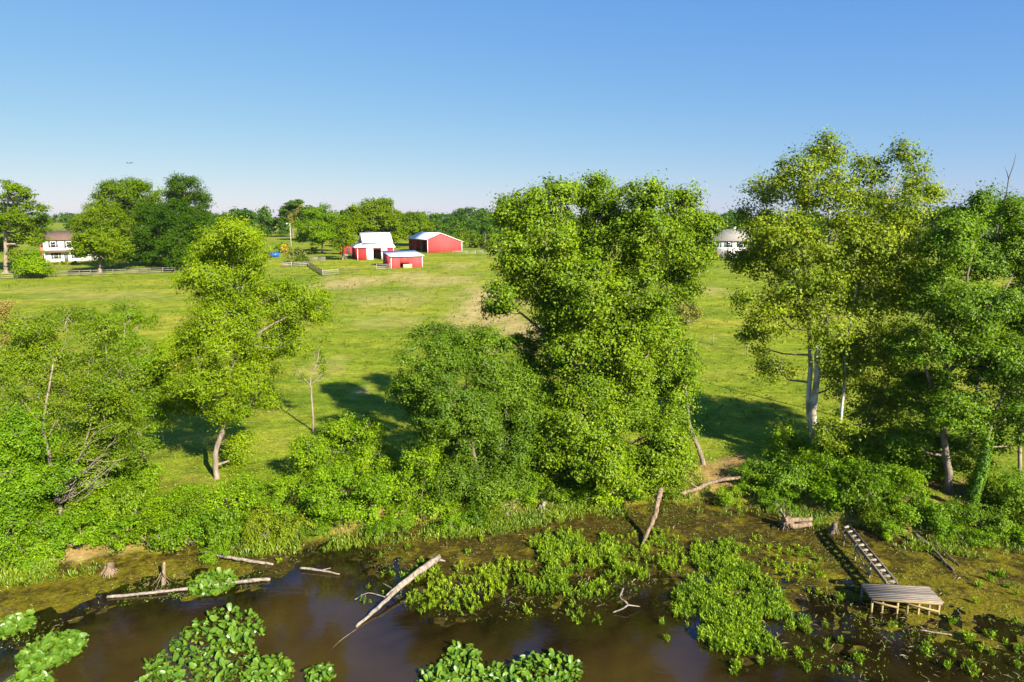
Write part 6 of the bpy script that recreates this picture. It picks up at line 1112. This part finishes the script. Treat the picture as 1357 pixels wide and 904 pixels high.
# woods on the skyline: one far mass
rng = np.random.default_rng(9); Vw = []; tw = MB(); rnd = random.Random(9)
for x0, y0, x1, y1, top in WOODS:
    ln = math.hypot(x1 - x0, y1 - y0); n = max(2, int(ln / 5.2))
    for k in range(n):
        f = (k + rnd.random()) / n; x = x0 + (x1 - x0) * f; y = y0 + (y1 - y0) * f + rnd.uniform(-14, 14)
        g0 = float(height(x, y)); h = max(5.0, top - g0) * rnd.uniform(.82, 1.08); rad = h * rnd.uniform(.30, .42)
        lob = [(x, y, g0 + h * .66, rad, rad, h * .34, 1.0), (x + rnd.uniform(-1, 1) * rad * .8, y - rad * .3, g0 + h * .42, rad * .9, rad * .9, h * .3, 1.0), (x + rnd.uniform(-1, 1) * rad * .7, y, g0 + h * .8, rad * .55, rad * .55, h * .18, 1.0), (x, y - rad * .5, g0 + h * .2, rad * .9, rad * .8, h * .22, 1.0)]
        pts, dirs, own = lobe_clusters(lob, rng, .15, thick=1.0)
        Vw.append(crown_verts(pts, dirs, rng, 1.5, 12, 1.05, .85))
        tw.tube([(x, y, g0 - .3), (x, y, g0 + h * .5)], [.35, .2], 5)
o = new_obj('far_woods', leaves_mesh('far_woods', np.concatenate(Vw), M['leaf_wood'], 3)); tag(o, 'dark mass of far woods along the skyline', 'woods', None, 'stuff')
t = tw.build('trunks', M['bark_dark'], o); t['kind'] = 'stuff'

# three tiny birds
for (x, y, z) in BIRDS:
    b = thing('bird', 'tiny dark bird flying high over the farmhouse trees', 'bird', (x, y, z), .6, 'birds in the sky')
    m = MB(); m.tube([(-.3, 0, 0), (-.1, 0, .02), (.15, 0, .02), (.34, 0, .0)], [.02, .08, .08, .02], 7); m.build('body', M['bark_dark'], b, True)
    for s in (-1, 1): MB().add([(-.08, s * .05, .02), (.12, s * .05, .02), (.06, s * .35, .16), (-.1, s * .35, .16), (-.1, s * .7, .05), (.0, s * .68, .05)], [(0, 1, 2, 3), (3, 2, 5, 4)]).build('wing', M['bark_dark'], b)

# ------------------------------------------------------------------ summer haze
hm = MB().box(-3600, 3600, -3600, 4300, -2.6, 33.0)
haze_mat = bpy.data.materials.new('haze'); haze_mat.use_nodes = True
hn = haze_mat.node_tree; hn.nodes.remove(hn.nodes['Principled BSDF'])
pv = hn.nodes.new('ShaderNodeVolumePrincipled'); pv.inputs['Color'].default_value = (.86, .91, .97, 1); pv.inputs['Density'].default_value = .00007; pv.inputs['Anisotropy'].default_value = .3
hn.links.new(pv.outputs[0], hn.nodes['Material Output'].inputs['Volume'])
haze = hm.build('haze', haze_mat); haze['kind'] = 'stuff'; haze['label'] = 'thin pale summer haze over the fields'
